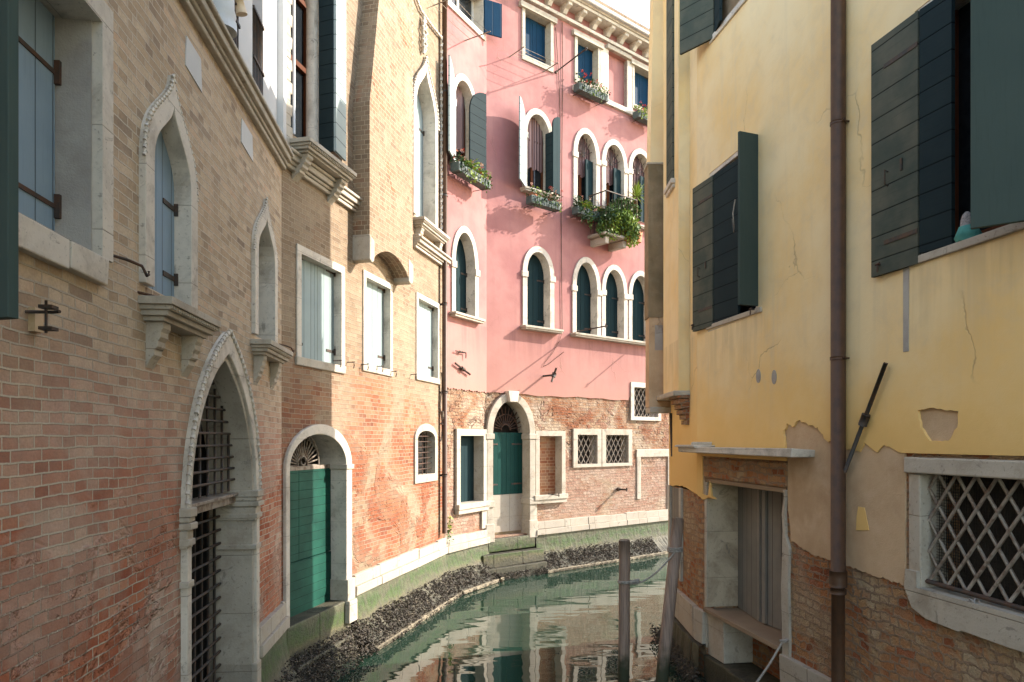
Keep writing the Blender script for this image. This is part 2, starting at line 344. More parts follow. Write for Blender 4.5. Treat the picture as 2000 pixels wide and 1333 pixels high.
        if bevel:
            bm = bmesh.new(); bm.from_mesh(me); bmesh.ops.remove_doubles(bm, verts=bm.verts, dist=1e-5); bmesh.ops.recalc_face_normals(bm, faces=bm.faces); bm.to_mesh(me); bm.free()
            md = o.modifiers.new('bevel', 'BEVEL'); md.width = bevel; md.segments = 2; md.limit_method = 'ANGLE'; md.angle_limit = R(50); md.harden_normals = False
        if label: o['label'] = label
        return o
def tag(o, label=None, cat=None, group=None, kind=None):
    for k, v in (('label', label), ('category', cat), ('group', group), ('kind', kind)):
        if v: o[k] = v
    return o
def empty(name, loc, label, cat, group=None):
    e = bpy.data.objects.new(name, None); C.objects.link(e); e.location = loc; e.empty_display_size = .3
    OFF[e.name] = Vector(loc); return tag(e, label, cat, group)

def half(kind, n=14):
    if kind == 'round': return [(math.cos(math.pi/2*i/n), math.sin(math.pi/2*i/n)) for i in range(n+1)]
    if kind == 'point':
        c = .9; th = math.acos(c/(1+c)); H = (1+c)*math.sin(th)
        return [(-c+(1+c)*math.cos(th*i/n), (1+c)*math.sin(th*i/n)/H) for i in range(n+1)]
    if kind == 'ogee':
        def bz(P, t): k = 1-t; return tuple(k**3*P[0][j]+3*k*k*t*P[1][j]+3*k*t*t*P[2][j]+t**3*P[3][j] for j in (0, 1))
        A = [(1, 0), (1, .38), (.62, .52), (.36, .68)]; B = [(.36, .68), (.2, .78), (.06, .84), (0, 1)]; m = n//2
        return [bz(A, i/m) for i in range(m)]+[bz(B, i/(n-m)) for i in range(n-m+1)]
    return [(1, 1), (0, 1)] if kind == 'rect' else None
def outline(u0, u1, z0, zs, zt, kind):
    if kind == 'rect': return [(u0, z0), (u0, zt), (u1, zt), (u1, z0)]
    c, h = (u0+u1)/2, (u1-u0)/2; H = half(kind)
    return [(u0, z0)]+[(c-h*x, zs+(zt-zs)*y) for x, y in H]+[(c+h*x, zs+(zt-zs)*y) for x, y in reversed(H[:-1])]+[(u1, z0)]
def lerp(a, b, t): return [(x+(X-x)*t, y+(Y-y)*t) for (x, y), (X, Y) in zip(a, b)]
def leaf_pair(mb, inner, w, th=.035, m=0, gap=.004):
    """two closed leaves filling the outline"""
    us = [q[0] for q in inner]; uc = (min(us)+max(us))/2; zt = max(q[1] for q in inner); z0 = min(q[1] for q in inner)
    if len(inner) == 4: L = [(us[0], z0), (us[0], zt), (uc-gap, zt), (uc-gap, z0)]; Rr = [(uc+gap, z0), (uc+gap, zt), (us[-1], zt), (us[-1], z0)]
    else:
        k = len(inner)//2
        L = inner[:k]+[(uc-gap, inner[k][1]), (uc-gap, z0)]; Rr = [(uc+gap, z0), (uc+gap, inner[k][1])]+inner[k+1:]
    return L, Rr
HOLES = {}
def cut(W, loop): HOLES.setdefault(id(W), []).append(loop)

def window(house, W, l, r, b, s, t, kind='rect', fr=.11, proj=.03, depth=.16, fm='stone', closed=None, name='window', bottom=None, bev=.006, zadj=0, label=None, caps=False, hinge=True):
    """l, r outer edges in px; b, s, t = (px, py) of bottom, springing and top of the outer outline"""
    u0, u1 = W.u(l), W.u(r); zb = W.z(*b)+zadj; zt = W.z(*t)+zadj; zs = W.z(*s)+zadj if s else zt
    outer = outline(u0, u1, zb, zs, zt, kind)
    k = 1.0
    inner = outline(u0+fr, u1-fr, zb+(bottom or 0), zs, zt-fr*k*(1.6 if kind in ('ogee',) else 1), kind)
    cut(W, lerp(inner, outer, .5))
    mb = MB(W); mb.ring(inner, outer, proj, -depth-.05, closed=bool(bottom))
    if caps:
        for a, c in ((u0-.03, u0+fr+.012), (u1-fr-.012, u1+.03)): mb.box(a, c, -.02, proj+.025, zs-.13, zs+.0)
    fo = mb.build(name, fm, house, bevel=bev, label=label)
    info = dict(o=fo, inner=inner, u0=u0+fr, u1=u1-fr, zb=zb+(bottom or 0), zs=zs, zt=zt-fr, W=W, d=depth)
    if closed:
        for q in leaf_pair(None, inner, 0):
            m2 = MB(W, [closed, 'iron']); m2.prism(q, -depth-.04, -depth)
            us = [x[0] for x in q]; a, c = min(us), max(us); zl = info['zb']; zh = info['zs']
            if hinge:
                outside = a if abs(a-info['u0']) < .02 else c; sgn = 1 if outside == a else -1
                for zz in (zl+.18, zh-.12):
                    m2.box(min(outside, outside+sgn*.22), max(outside, outside+sgn*.22), -depth, -depth+.008, zz, zz+.035, 1)
                    m2.box(outside+sgn*.0-.012, outside+.012, -depth, -depth+.03, zz-.03, zz+.06, 1)
            m2.build('shutter', None, fo)
        dm = MB(W); dm.box(info['u0']-.04, info['u1']+.04, -depth-.08, -depth-.06, info['zb']-.04, info['zt']+.1); dm.build('backing', 'dark', fo)
    return info
def grid_bars(mb, inner, w, nu, nz, r, m=0, clip=True):
    us = [q[0] for q in inner]; a, b = min(us), max(us); z0 = min(q[1] for q in inner); zt = max(q[1] for q in inner)
    def top(u):
        best = z0
        for (x0, y0), (x1, y1) in zip(inner, inner[1:]):
            if min(x0, x1) <= u <= max(x0, x1) and abs(x1-x0) > 1e-6: best = max(best, y0+(y1-y0)*(u-x0)/(x1-x0))
        return best
    for i in range(1, nu+1):
        u = a+(b-a)*i/(nu+1); mb.tube([(u, w, z0), (u, w, top(u))], r, m, 6)
    for k in range(1, nz+1):
        z = z0+(zt-z0)*k/(nz+1); xs = [u for u in [a+(b-a)*j/60 for j in range(61)] if top(u) > z]
        if xs: mb.tube([(xs[0], w+r, z), (xs[-1], w+r, z)], r, m, 6)
def lattice(mb, u0, u1, z0, z1, w, cu, cz, r, m=0):
    """diamond bars clipped to the rectangle"""
    for sg in (1, -1):
        k = -20
        while k < 40:
            c = k*cu; pts = []
            # line: u = u0 + c + sg*(z-z0)*cu/cz
            s = sg*cu/cz; za, zb = z0, z1
            ua, ub = u0+c, u0+c+s*(z1-z0)
            def cl(ua, za, ub, zb):
                if max(ua, ub) <= u0 or min(ua, ub) >= u1: return None
                q = []
                for (A, ZA, B, ZB) in ((ua, za, ub, zb), (ub, zb, ua, za)):
                    if A < u0: f = (u0-A)/(B-A); A, ZA = u0, ZA+(ZB-ZA)*f
                    elif A > u1: f = (u1-A)/(B-A); A, ZA = u1, ZA+(ZB-ZA)*f
                    q.append((A, ZA))
                return q
            q = cl(ua, za, ub, zb); k += 1
            if q and abs(q[0][1]-q[1][1]) > .02:
                (A, ZA), (B, ZB) = q; N = 8; o = .006 if sg > 0 else -.006
                mb.tube([(A+(B-A)*i/N, w+o, ZA+(ZB-ZA)*i/N) for i in range(N+1)], r, m, 6)
def leaf(parent, W, uh, wh, ang, width, z0, z1, mats, th=.035, kind='rect', zs=None, ledges=0, label=None, arch_side=0, hardware=False):
    """an open shutter hinged at (uh, wh), turned ang degrees out of the wall towards +u"""
    a = R(ang); mb = MB(W, mats); mb.xf = lambda x, y, z: (uh+x*math.cos(a)-y*math.sin(a), wh+x*math.sin(a)+y*math.cos(a), z)
    if kind == 'rect': mb.box(0, width, -th/2, th/2, z0, z1)
    else:
        H = half('round'); zs = zs or z1-width
        lp = [(0, z0)]+([(width*(1-x), zs+(z1-zs)*y) for x, y in H] if arch_side == 0 else [])+[(width, z0)]
        mb.prism(lp, -th/2, th/2)
    n1 = len(mats)-1
    if hardware:
        for zz in (z0+(z1-z0)*.12, z0+(z1-z0)*.86):
            for sd in (-1, 1): mb.box(0.0, width*.7, sd*(th/2), sd*(th/2+.006), zz, zz+.035, n1)
        zc = z0+(z1-z0)*.42
        for sd in (-1, 1):
            mb.tube([(width*.62, sd*(th/2), zc), (width*.62, sd*(th/2+.03), zc+.01), (width*.62, sd*(th/2+.03), zc-.10), (width*.62, sd*(th/2), zc-.11)], .007, n1, 6)
            mb.box(width*.3, width*.34, sd*(th/2), sd*(th/2+.012), zc-.04, zc+.05, n1)
    return mb.build('shutter', None, parent, bevel=.003, label=label)
def leaf2(parent, W, pa, pb, z0, z1, mats, **k):
    (a, wa), (b, wb) = pa, pb; ua, ub = W.u(a, wa), W.u(b, wb)
    return leaf(parent, W, ua, wa, math.degrees(math.atan2(wb-wa, ub-ua)), math.hypot(ub-ua, wb-wa), z0, z1, mats, **k)
def sill(parent, W, u0, u1, z, proj=.12, h=.07, m='stone', name='sill', w0=-.02):
    mb = MB(W); mb.jbox(u0, u1, w0, proj, z-h*.55, z, j=.002); mb.jbox(u0+.02, u1-.02, w0, proj-.025, z-h, z-h*.55, j=.002)
    return mb.build(name, m, parent, bevel=.008)
def corbel_shelf(parent, W, u0, u1, z, proj, n=2, m='stone', label=None):
    mb = MB(W); k = 0
    for h, q in ((.05, 0), (.03, .025), (.035, .045), (.03, .08)):
        mb.box(u0+q, u1-q, -.02, proj-q, z-k-h, z-k); k += h
    d = (u1-u0)-.34
    dn = int((u1-u0)/.04)
    for i in range(dn): mb.box(u0+.03+i*.04, u0+.05+i*.04, proj-.03, proj-.012, z-.075, z-.052)
    o = mb.build('stone_shelf', m, parent, bevel=.004, label=label)
    for i in range(n):
        c = u0+.12+(u1-u0-.24-.13)*i/max(n-1, 1); b = MB(W); pr = proj-.1; zz = z-k
        pts = [(0, 0)]
        prof = [(pr, 0), (pr, -.04), (pr*.86, -.065), (pr*.86, -.10), (pr*.68, -.125), (pr*.68, -.16), (pr*.48, -.185), (pr*.48, -.215), (pr*.28, -.24), (.0, -.30)]
        A = [b.P(c, -.02, zz), *[b.P(c, x, zz+y) for x, y in prof], b.P(c, -.02, zz-.3)]
        B = [b.P(c+.13, -.02, zz), *[b.P(c+.13, x, zz+y) for x, y in prof], b.P(c+.13, -.02, zz-.3)]
        b.F(A); b.F(B[::-1])
        for j in range(len(A)): k2 = (j+1) % len(A); b.F([A[j], A[k2], B[k2], B[j]])
        b.build('corbel', m, o, bevel=.004)
    return o
def anchor(parent, W, p0, p1, w=.03, t=.022, m='iron', name='wall_anchor'):
    mb = MB(W); (a, b), (c, d) = W.p(*p0), W.p(*p1)
    mb.tube([(a, w, b), (c, w, d)], t, 0, 4); x, y = (a+c)/2, (b+d)/2; dx, dy = c-a, d-b; L = math.hypot(dx, dy)
    mb.tube([(x-dx/L*.05, w, y-dy/L*.05), (x+dx/L*.05, w, y+dy/L*.05)], t*1.7, 0, 6); mb.tube([(x, -.02, y), (x, w+.01, y)], t*.8, 0, 6)
    return mb.build(name, m, parent)
def hook(parent, W, px, py, L=.12, drop=.05):
    u, z = W.p(px, py); mb = MB(W); mb.tube([(u, -.01, z), (u, L, z), (u+.01, L+.005, z-drop*.5), (u, L, z-drop)], .008, 0, 6); mb.tube([(u-.02, L, z), (u+.03, L, z+.005)], .009, 0, 6)
    return mb.build('shutter_hook', 'rust', parent)
def curtain(parent, W, u0, u1, z0, z1, w, m='curtain'):
    mb = MB(W); n = 24; a = []; b = []
    for i in range(n+1):
        u = u0+(u1-u0)*i/n; ww = w+.02*math.sin(i*1.9); a.append(mb.P(u, ww, z0+.03*math.sin(i*.8))); b.append(mb.P(u, ww, z1))
    for i in range(n): mb.F([a[i], a[i+1], b[i+1], b[i]], 0, True)
    return mb.build('curtain', m, parent)
def back(parent, I, m='glass', w=None, muntin=None):
    W = I['W']; w = -I['d']-.03 if w is None else w
    mb = MB(W, [m, muntin or m]); mb.box(I['u0']-.05, I['u1']+.05, w-.02, w, I['zb']-.05, I['zt']+.15)
    if muntin:
        uc = (I['u0']+I['u1'])/2
        mb.box(uc-.035, uc+.035, w, w+.03, I['zb'], I['zt'], 1)
        for a, b in ((I['u0']-.02, I['u0']+.05), (I['u1']-.05, I['u1']+.02)): mb.box(a, b, w, w+.03, I['zb'], I['zt'], 1)
        mb.box(I['u0'], I['u1'], w, w+.028, I['zs']-.05, I['zs'], 1)
    return mb.build('pane', None, I['o'])
def rect(u0, u1, z0, z1): return [(u0, z0), (u0, z1), (u1, z1), (u1, z0)]
def facade(house, W, loop, m, name='wall', w=0.0, th=.35, holes=True, thick=0, label=None):
    hs = HOLES.get(id(W), []) if holes else []
    def inside(h):
        zs = [q[1] for q in loop]; us = [q[0] for q in loop]
        return min(q[0] for q in h) > min(us) and max(q[0] for q in h) < max(us) and min(q[1] for q in h) > min(zs) and max(q[1] for q in h) < max(zs)
    hs = [h for h in hs if inside(h)] if holes is True else hs
    mb = MB(W); mb.sheet(loop, hs, w)
    for h in hs: mb.strip(h, w, w-th)
    if thick: mb.strip(loop, w, w-thick)
    return mb.build(name, m, house, label=label)

# ------------------------------------------------------------------ the plan of the canal walls
def LNX(Y): return -1.94-.093*Y
B_ = (-2.73, 8.49); P0 = (-1.328, 14.08); P1 = (-.55, 15.53)
LN = Wall((LNX(-3), -3), B_); LF = Wall(B_, P0); PL = Wall(P0, P1)
PR = Wall(P1, (P1[0]+1.186*9, P1[1]+9))
CC = (2.405, 9.22); E_ = (2.42, 10.95)
RN = Wall(CC, (4.056+.179*3, -3)); R2 = Wall(E_, CC)
# ------------------------------------------------------------------ shared base: plinth, algae course, ledge
def base(house, W, u0, u1, zt=1.38, zb=1.08, led=.38, plinth=True, ledge=True, slope=.0):
    if plinth:
        mb = MB(W); x = u0; r = random.Random(int(u0*100)+3)
        while x < u1-.02:
            l = min(r.uniform(.65, 1.1), u1-x); l = u1-x if u1-x-l < .3 else l
            z2 = zt+r.uniform(-.015, .015)
            mb.jbox(x+.003, x+l-.003, -.05, .05+r.uniform(0, .012), zb+.13, z2, j=.004); mb.jbox(x+.003, x+l-.003, -.05, .085+r.uniform(0, .012), zb, zb+.128, j=.004); x += l
        mb.build('stone_plinth', 'plinth', house, bevel=.008)
    mb = MB(W); N = max(int((u1-u0)/.06), 2); prof = [(-.03, zb-.001), (.045, zb-.002), (.05, .98), (.065, .85), (.09, .72), (.15, .60), (.24, .48), (led, .38), (led+.03, .28), (led+.06, -.4)]
    if not ledge: prof = prof[:6]+[(.24, -.4)]
    rows = []
    for i in range(N+1):
        u = u0+(u1-u0)*i/N; rows.append([mb.P(u, w+(random.uniform(-.02, .02)*(1 if z < .7 else .2)), z+(random.uniform(-.02, .02) if z < .7 else 0)) for w, z in prof])
    for i in range(N):
        for k in range(len(prof)-1): mb.F([rows[i][k], rows[i+1][k], rows[i+1][k+1], rows[i][k+1]], 0, False)
    mb.build('algae_foundation', 'algae', house)
    if ledge:
        mb = MB(W); mb.jbox(u0, u1, led-.04, led+.07, .30, .368, j=.008); mb.build('stone_ledge', 'ledge', house, bevel=.01)
MUS = []
def mussels(W, u0, u1, n, w0=.13, w1=.46):
    for _ in range(n):
        u = random.uniform(u0, u1); f = random.betavariate(1.6, 1.6); t = random.random()
        z = .74-.44*f; w = .11+(w1-.13)*f**1.5
        if math.sin(u*5.1)+math.sin(u*2.3+1)+math.sin(u*11)*.6 < -1.0 and random.random() < .5: continue
        MUS.append(W.to(u, w+random.uniform(-.015, .02), z+random.uniform(-.015, .018)))

# ================================================================== LEFT: the brick palace
LH = empty('brick_palace', (LN.to(5, 0, 0).x, LN.to(5, 0, 0).y, 0), 'tall old brick palace with gothic arches, chimney and green water door along the left bank', 'building')
# --- near facade windows
big = window(LH, LN, -330, 209, (178, 497), None, (178, -15), 'rect', fr=.13, depth=.24, bottom=.001, proj=.035)
I = big; mb = MB(LN, ['wblue', 'rust'])
for k in range(3):
    a = I['u1']-.02-.42*(k+1); mb.box(a+.003, a+.417, -.24, -.205, I['zb'], I['zt'])
for z in (I['zb']+.25, I['zt']-.32):
    mb.box(I['u1']-.6, I['u1']-.02, -.206, -.198, z, z+.025, 1); mb.box(I['u1']-.035, I['u1']-.01, -.206, -.175, z-.05, z+.08, 1); mb.tube([(I['u1']-.44, -.2, z-.05), (I['u1']-.44, -.2, z+.08)], .012, 1, 6)
mb.build('shutter', None, I['o'])
mb = MB(LN); mb.box(I['u1']-.012, I['u1']+.004, -.235, -.02, I['zb'], I['zt']); mb.build('plaster_reveal', 'reveal', I['o'])
mb = MB(LN); uu = LN.u(196); zz = I['zb']
mb.jbox(I['u0']-.13, LN.u(118), -.05, .05, zz-.155, zz-.005); mb.jbox(LN.u(118)+.004, uu, -.05, .05, zz-.15, zz-.008); mb.box(I['u0'], I['u1'], -.24, -.05, zz-.06, zz-.01); mb.build('sill', 'stone', I['o'], bevel=.008)
og1 = window(LH, LN, 271, 375, (320, 577), (320, 345), (328, 146), 'ogee', fr=.14, depth=.08, closed='wblue', proj=.045, name='ogee_window')
og2 = window(LH, LN, 491, 536, (514, 664), (514, 508), (515, 388), 'ogee', fr=.13, depth=.30, closed='wblue', proj=.04, name='ogee_window')
corbel_shelf(LH, LN, LN.u(269), LN.u(430, .2), LN.z(331, 577, .2), .21, m='stone2')
corbel_shelf(LH, LN, LN.u(489), LN.u(573, .2), LN.z(540, 669, .2), .20, m='stone2')
# rope moulding on the arches
def rope_edge(house, W, pts, w, r=.022, gap=.07, m='stone', name='rope_moulding'):
    mb = MB(W); acc = 0
    mb.tube([(a, w, b) for a, b in pts], r*.7, 0, 6)
    for (a, b), (c, d) in zip(pts, pts[1:]):
        L = math.hypot(c-a, d-b); s = -acc
        while s < L:
            if s >= 0:
                f = s/L; x, z = a+(c-a)*f, b+(d-b)*f
                tx, tz = (c-a)/L, (d-b)/L
                mb.tube([(x-tx*gap*.3-tz*.008, w, z-tz*gap*.3+tx*.008), (x+tx*gap*.3+tz*.008, w+.006, z+tz*gap*.3-tx*.008)], r, 0, 5)
            s += gap
        acc = L-(s-gap)
    return mb.build(name, m, house)
def out_of(W, l, r, b, s, t, kind, g=0):
    return outline(W.u(l)-g, W.u(r)+g, W.z(*b), W.z(*s), W.z(*t)+g, kind)
rope_edge(LH, LN, out_of(LN, 271, 375, (320, 577), (320, 345), (328, 146), 'ogee')[1:-1], .035, .013, .05)
rope_edge(LH, LN, out_of(LN, 491, 536, (514, 664), (514, 508), (515, 388), 'ogee')[1:-1], .03, .012, .05)
# --- gothic water gate
gu0, gu1 = LN.u(353), LN.u(497.5); gz = 2.78; gt = LN.z(438, 648)
gout = outline(gu0, gu1, .45, gz, gt, 'point'); gin = outline(gu0+.09, gu1-.11, .45, gz, gt-.20, 'point')
cut(LN, lerp(gin, gout, .5))
mb = MB(LN); mb.ring(gin, gout, .05, -.42); gate = mb.build('gothic_portal', 'stone', LH, bevel=.01)
gin2 = outline(gu0+.11, gu1-.15, .45, gz, gt-.26, 'point')
mb = MB(LN); mb.ring(gin2, gin, .02, -.40); mb.build('inner_moulding', 'stone2', gate, bevel=.008)
rope_edge(gate, LN, gout[1:-1], .05, .021, .07)
for a, c in ((gu1-.17, gu1+.02), (gu0-.02, gu0+.10)):
    mb = MB(LN)
    for h, q, z in ((.07, .055, gz+.02), (.05, .035, gz-.035), (.05, .06, gz-.09), (.07, .02, gz-.15), (.05, .04, gz-.21), (.03, .015, gz-.25), (.05, .03, gz-.52)):
        mb.box(a-q*.25, c+q*.25, -.42, .04+q*.75, z-h, z)
    mb.build('capital', 'stone2', gate, bevel=.008)
mb = MB(LN); mb.box(gu1-.15, gu1+.01, -.43, .065, .72, 1.07); mb.box(gu1-.17, gu1+.02, -.43, .085, .55, .715); mb.build('jamb_base', 'plinth', gate, bevel=.01)
mb = MB(LN); grid_bars(mb, outline(gu0+.1, gu1-.1, gz+.02, gz+.04, gt-.33, 'point'), -.17, 8, 9, .013); mb.build('iron_grille', 'iron', gate)
mb = MB(LN); grid_bars(mb, rect(gu0+.1, gu1-.1, .4, gz-.1), -.31, 9, 16, .014); mb.build('iron_gate', 'iron', gate)
mb = MB(LN); mb.box(gu0+.14, gu1-.12, -.34, -.14, gz-.10, gz-.03); mb.box(gu0+.1, gu1-.12, -.32, -.11, gz-.03, gz+.0); mb.build('transom', 'irong', gate, bevel=.006)
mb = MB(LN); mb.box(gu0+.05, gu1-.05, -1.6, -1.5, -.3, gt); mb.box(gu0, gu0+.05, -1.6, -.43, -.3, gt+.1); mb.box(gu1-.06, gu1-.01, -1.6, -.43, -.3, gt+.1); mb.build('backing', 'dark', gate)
mb = MB(LN); mb.jbox(gu0+.25, gu0+.95, -1.3, -.75, 2.85, 3.42, j=.02); mb.build('stored_crate', 'reveal', gate, bevel=.02)
mb = MB(LN); mb.jbox(gu0+.1, gu1-.08, -1.5, -.02, -.4, .52); mb.build('threshold', 'algae', gate, bevel=.02)
# --- small stone blocks set in the brick, hooks, lamp
for a, b, c, d in ((361, 92, 393, 158), (470, 250, 493, 298)):
    mb = MB(LN); (u0, z1), (u1, z0) = LN.p(a, b), LN.p(c, d); zc = LN.z((a+c)/2, (b+d)/2); mb.prism([(u0, zc-.1), (u0+.02, zc+.13), (u1-.03, zc+.12), (u1, zc-.13)], -.02, .008); mb.build('stone_block', 'white', LH)
def curl(px, py):
    u, z = LN.p(px, py); mb = MB(LN); mb.tube([(u, -.01, z), (u+.1, .05, z-.005), (u+.19, .10, z-.02), (u+.19, .12, z-.06), (u+.21, .12, z-.075), (u+.24, .12, z-.06), (u+.24, .12, z-.04)], .009, 0, 6); mb.build('shutter_hook', 'rust', LH)
curl(215, 497); curl(268, 570); curl(498, 668); curl(545, 672)
for a, b in ((652, 705), (678, 708), (706, 712), (735, 716), (762, 726), (802, 732)): hook(LH, LF, a, b, .10, .09)
fs = LN.u(28, .64)+.58*math.cos(R(68)); leaf(LH, LN, fs, .10, 112, .58, LN.z(28, 622, .64), 7.0, ['wflat', 'rust'], label='foreground shutter half cut off by the left edge')
u, z = LN.p(50, 622); mb = MB(LN, ['iron', 'lampm'])
mb.box(u+.02, u+.09, -.01, .03, z-.055, z+.055, 1); mb.tube([(u, 0, z+.03), (u-.0, .12, z+.03), (u-.02, .16, z+.03)], .008, 0, 6); mb.tube([(u-.02, .10, z+.08), (u-.02, .10, z-.07)], .007, 0, 6); mb.box(u-.03, u+.03, .07, .13, z-.055, z-.04, 0); mb.box(u-.03, u+.03, .07, .13, z+.045, z+.06, 0)
mb.build('shutter_latch', None, LH)
# --- string cornice
def cornice(house, W, u0, u1, z, name='string_course', m='stone2', k=1.0):
    mb = MB(W)
    for h0, h1, w in ((0, .05, .07), (.05, .09, .10), (.09, .16, .15), (.16, .20, .19), (.20, .235, .13)): mb.box(u0, u1, -.03, w*k, z+h0, z+h1)
    return mb.build(name, m, house, bevel=.012)
cornice(LH, LN, 0, LN.L+.02, 6.50, k=.75); LFc0 = LF.u(697)
cornice(LH, LF, -.02, LFc0, 6.56, k=.75); cornice(LH, LF, LF.u(806), LF.L, LF.z(840, 507), k=.9)
# --- upper loggia on the near facade
for (a, c, hh) in ((366, 406, 1.6), (441, 470, 1.6), (497, 517, 1.6)):
    u0, u1 = LN.u(a), LN.u(c); z0, z1 = 6.76, 8.8
    inn = rect(u0, u1, z0, z1); cut(LN, inn)
    mb = MB(LN); mb.box(u0-.02, u1+.02, -.42, -.40, z0-.1, z1+.1); o = mb.build('loggia_window', 'glass', LH)
    mb = MB(LN); rl = z0+.95
    n = 7
    for i in range(n): u = u0+.03+(u1-u0-.06)*i/(n-1); mb.tube([(u, -.02, z0), (u, -.02, rl)], .011, 0, 6)
    for z in (z0+.08, z0+.45, rl): mb.box(u0, u1, -.04, 0.0, z-.015, z+.015)
    mb.build('iron_railing', 'iron', o)
    mb = MB(LN); mb.box(u0+.02, u0+.09, -.40, -.34, z0, z1); mb.box(u1-.09, u1-.02, -.40, -.34, z0, z1); mb.box((u0+u1)/2-.03, (u0+u1)/2+.03, -.40, -.35, z0, z1); mb.build('window_frame', 'brown', o)
mb = MB(LN); cu = LN.u(432, .06); mb.lathe(cu, .05, [(.135, 6.73), (.135, 6.80), (.12, 6.83), (.13, 6.87), (.115, 6.92), (.115, 9.1)]); mb.build('round_column', 'white', LH)
mb = MB(LN, ['iron', 'lampm']); mb.tube([(cu+.12, .1, 7.05), (cu+.19, .15, 7.07)], .012, 0); mb.tube([(cu+.19, .15, 7.12), (cu+.21, .17, 7.0)], .035, 1, 10, r2=.05); mb.build('spot_lamp', None, LH)
LNlow = [(0, 1.0), (0, 6.60), (LN.L, 6.60), (LN.L, 1.0)]
for lp in HOLES[id(LN)]:      # gate hole reaches below the sheet: keep its foot inside
    pass
def clipz(lp, z): return [(a, max(b, z)) for a, b in lp]
hs = [clipz(h, .42) for h in HOLES[id(LN)] if h[0][1] < 6.5]
mb = MB(LN); mb.sheet([(0, .40), (0, 6.60), (LN.L, 6.60), (LN.L, .40)], hs)
mb.build('brick_wall', 'brick_near', LH)
mb = MB(LN); hs = [h for h in HOLES[id(LN)] if h[0][1] > 6.5]; mb.sheet([(0, 6.6), (0, 9.1), (LN.L+.02, 9.1), (LN.L+.02, 6.6)], hs, -.02)
for h in hs: mb.strip(h, -.02, -.45)
mb.build('plaster_wall', 'white', LH)
# --- sunlit facade
for l, r, b, t, f in ((578, 671.5, (600, 702), (600, 487), .10), (708, 765, (712, 712), (712, 529), .09), (812, 857, (815, 731), (815, 572), .09)):
    window(LH, LF, l, r, b, None, t, 'rect', fr=f, depth=.10, closed='wpale', proj=.02, bottom=.001)
    u0, u1 = LF.u(l)-.02, LF.u(r)+.02; z = LF.z(*b)
    mb = MB(LF); mb.jbox(u0, u1, -.1, .03, z-.10, z+.004); mb.build('sill', 'stone2', LH, bevel=.01)
# water door
du0, du1 = LF.u(553), LF.u(683); ds = LF.z(683, 908); dt = LF.z(622, 829)
dout = outline(du0, du1, 1.05, ds, dt, 'round'); din = outline(du0+.09, du1-.17, 1.05, ds, dt-.13, 'round'); cut(LF, lerp(din, dout, .5))
mb = MB(LF); mb.ring(din, dout, .04, -.38); door = mb.build('arched_portal', 'stone', LH, bevel=.01)
mb = MB(LF); mb.box(du1-.2, du1+.03, -.38, .06, ds-.06, ds+.01); mb.build('capital', 'stone2', door, bevel=.01)
mb = MB(LF); mb.box(du1-.19, du1+.04, -.38, .07, 1.05, 1.35); mb.jbox(du1-.21, du1+.05, -.38, .10, .75, 1.052); mb.build('jamb_base', 'stone2', door, bevel=.01)
dz = ds-.04; ul, ur = du0+.07, du1-.15; um = ul+(ur-ul)*.42
mb = MB(LF, ['wgreen']); mb.box(ul, um-.006, -.26, -.20, 1.75, dz); mb.box(um+.006, ur, -.26, -.205, 1.75, dz); mb.box(ul, ur, -.26, -.20, .95, 1.74)
mb.build('green_door', None, door, bevel=.004)
mb = MB(LF); c = (ul+ur)/2-.02; mb.box(ul, ur, -.245, -.20, dz, dz+.05)
rr = dt-.13-dz
for i in range(17):
    a = math.pi*i/16; mb.tube([(c+.12*math.cos(a), -.22, dz+.06+.1*math.sin(a)), (c+(rr-.02)*.98*math.cos(a), -.22, dz+.05+rr*.88*math.sin(a))], .011, 0, 5)
for q in (.12, .42): mb.tube([(c+q*math.cos(math.pi*i/20), -.21, dz+.06+q*math.sin(math.pi*i/20)) for i in range(21)], .012, 0, 5)
mb.tube([(c+.06*math.cos(2*math.pi*i/12), -.20, dz+.12+.06*math.sin(2*math.pi*i/12)) for i in range(13)], .012, 0, 5)
mb.build('fanlight_grille', 'irong', door)
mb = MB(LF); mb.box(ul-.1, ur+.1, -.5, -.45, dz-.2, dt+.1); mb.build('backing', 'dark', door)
mb = MB(LF); mb.jbox(du0+.02, du1-.02, -.5, .035, .2, 1.062, j=.002); mb.jbox(du0+.02, du1-.1, -.1, .18, .2, .62, j=.03); mb.build('threshold', 'algae', door, bevel=.02)
# small barred window
bw = window(LH, LF, 808, 852, (812, 945), (812, 858), (830, 828), 'round', fr=.13, depth=.14, fm='stone2', proj=.03, bottom=.14)
mb = MB(LF); grid_bars(mb, bw['inner'], -.06, 3, 7, .010); mb.build('iron_grille', 'rust', bw['o']); back(LH, bw, 'dark')
# tall gothic window with weathered shutters
gw = window(LH, LF, 803, 851, (806, 418), (810, 205), (822, 103), 'ogee', fr=.14, depth=.2, closed='wpale', proj=.05, name='ogee_window')
rope_edge(LH, LF, out_of(LF, 803, 851, (806, 418), (810, 205), (822, 103), 'ogee', .02)[1:-1], .05, .022)
mb = MB(LF); uc = LF.u(822.5); zc = LF.z(823, 100)
for k, (r_, z_) in enumerate(((.05, 0), (.09, .1), (.06, .2), (.11, .32), (.07, .42), (.03, .5))):
    for s_ in (-1, 1): mb.tube([(uc+s_*r_*.2, .04, zc+z_-.05), (uc+s_*r_, .07, zc+z_+.03), (uc+s_*r_*.4, .05, zc+z_+.09)], .028, 0, 6)
mb.build('finial', 'stone', LH)
uL, uR = LF.u(800), LF.u(858); zt_ = LF.z(858, 75)
rope_edge(LH, LF, [(uR, LF.z(856, 470)), (uR, zt_)], .04, .03, .13)
rope_edge(LH, LF, [(uL, LF.z(800, 300)), (uL, LF.z(800, -60)), ], .04, .02, .1)
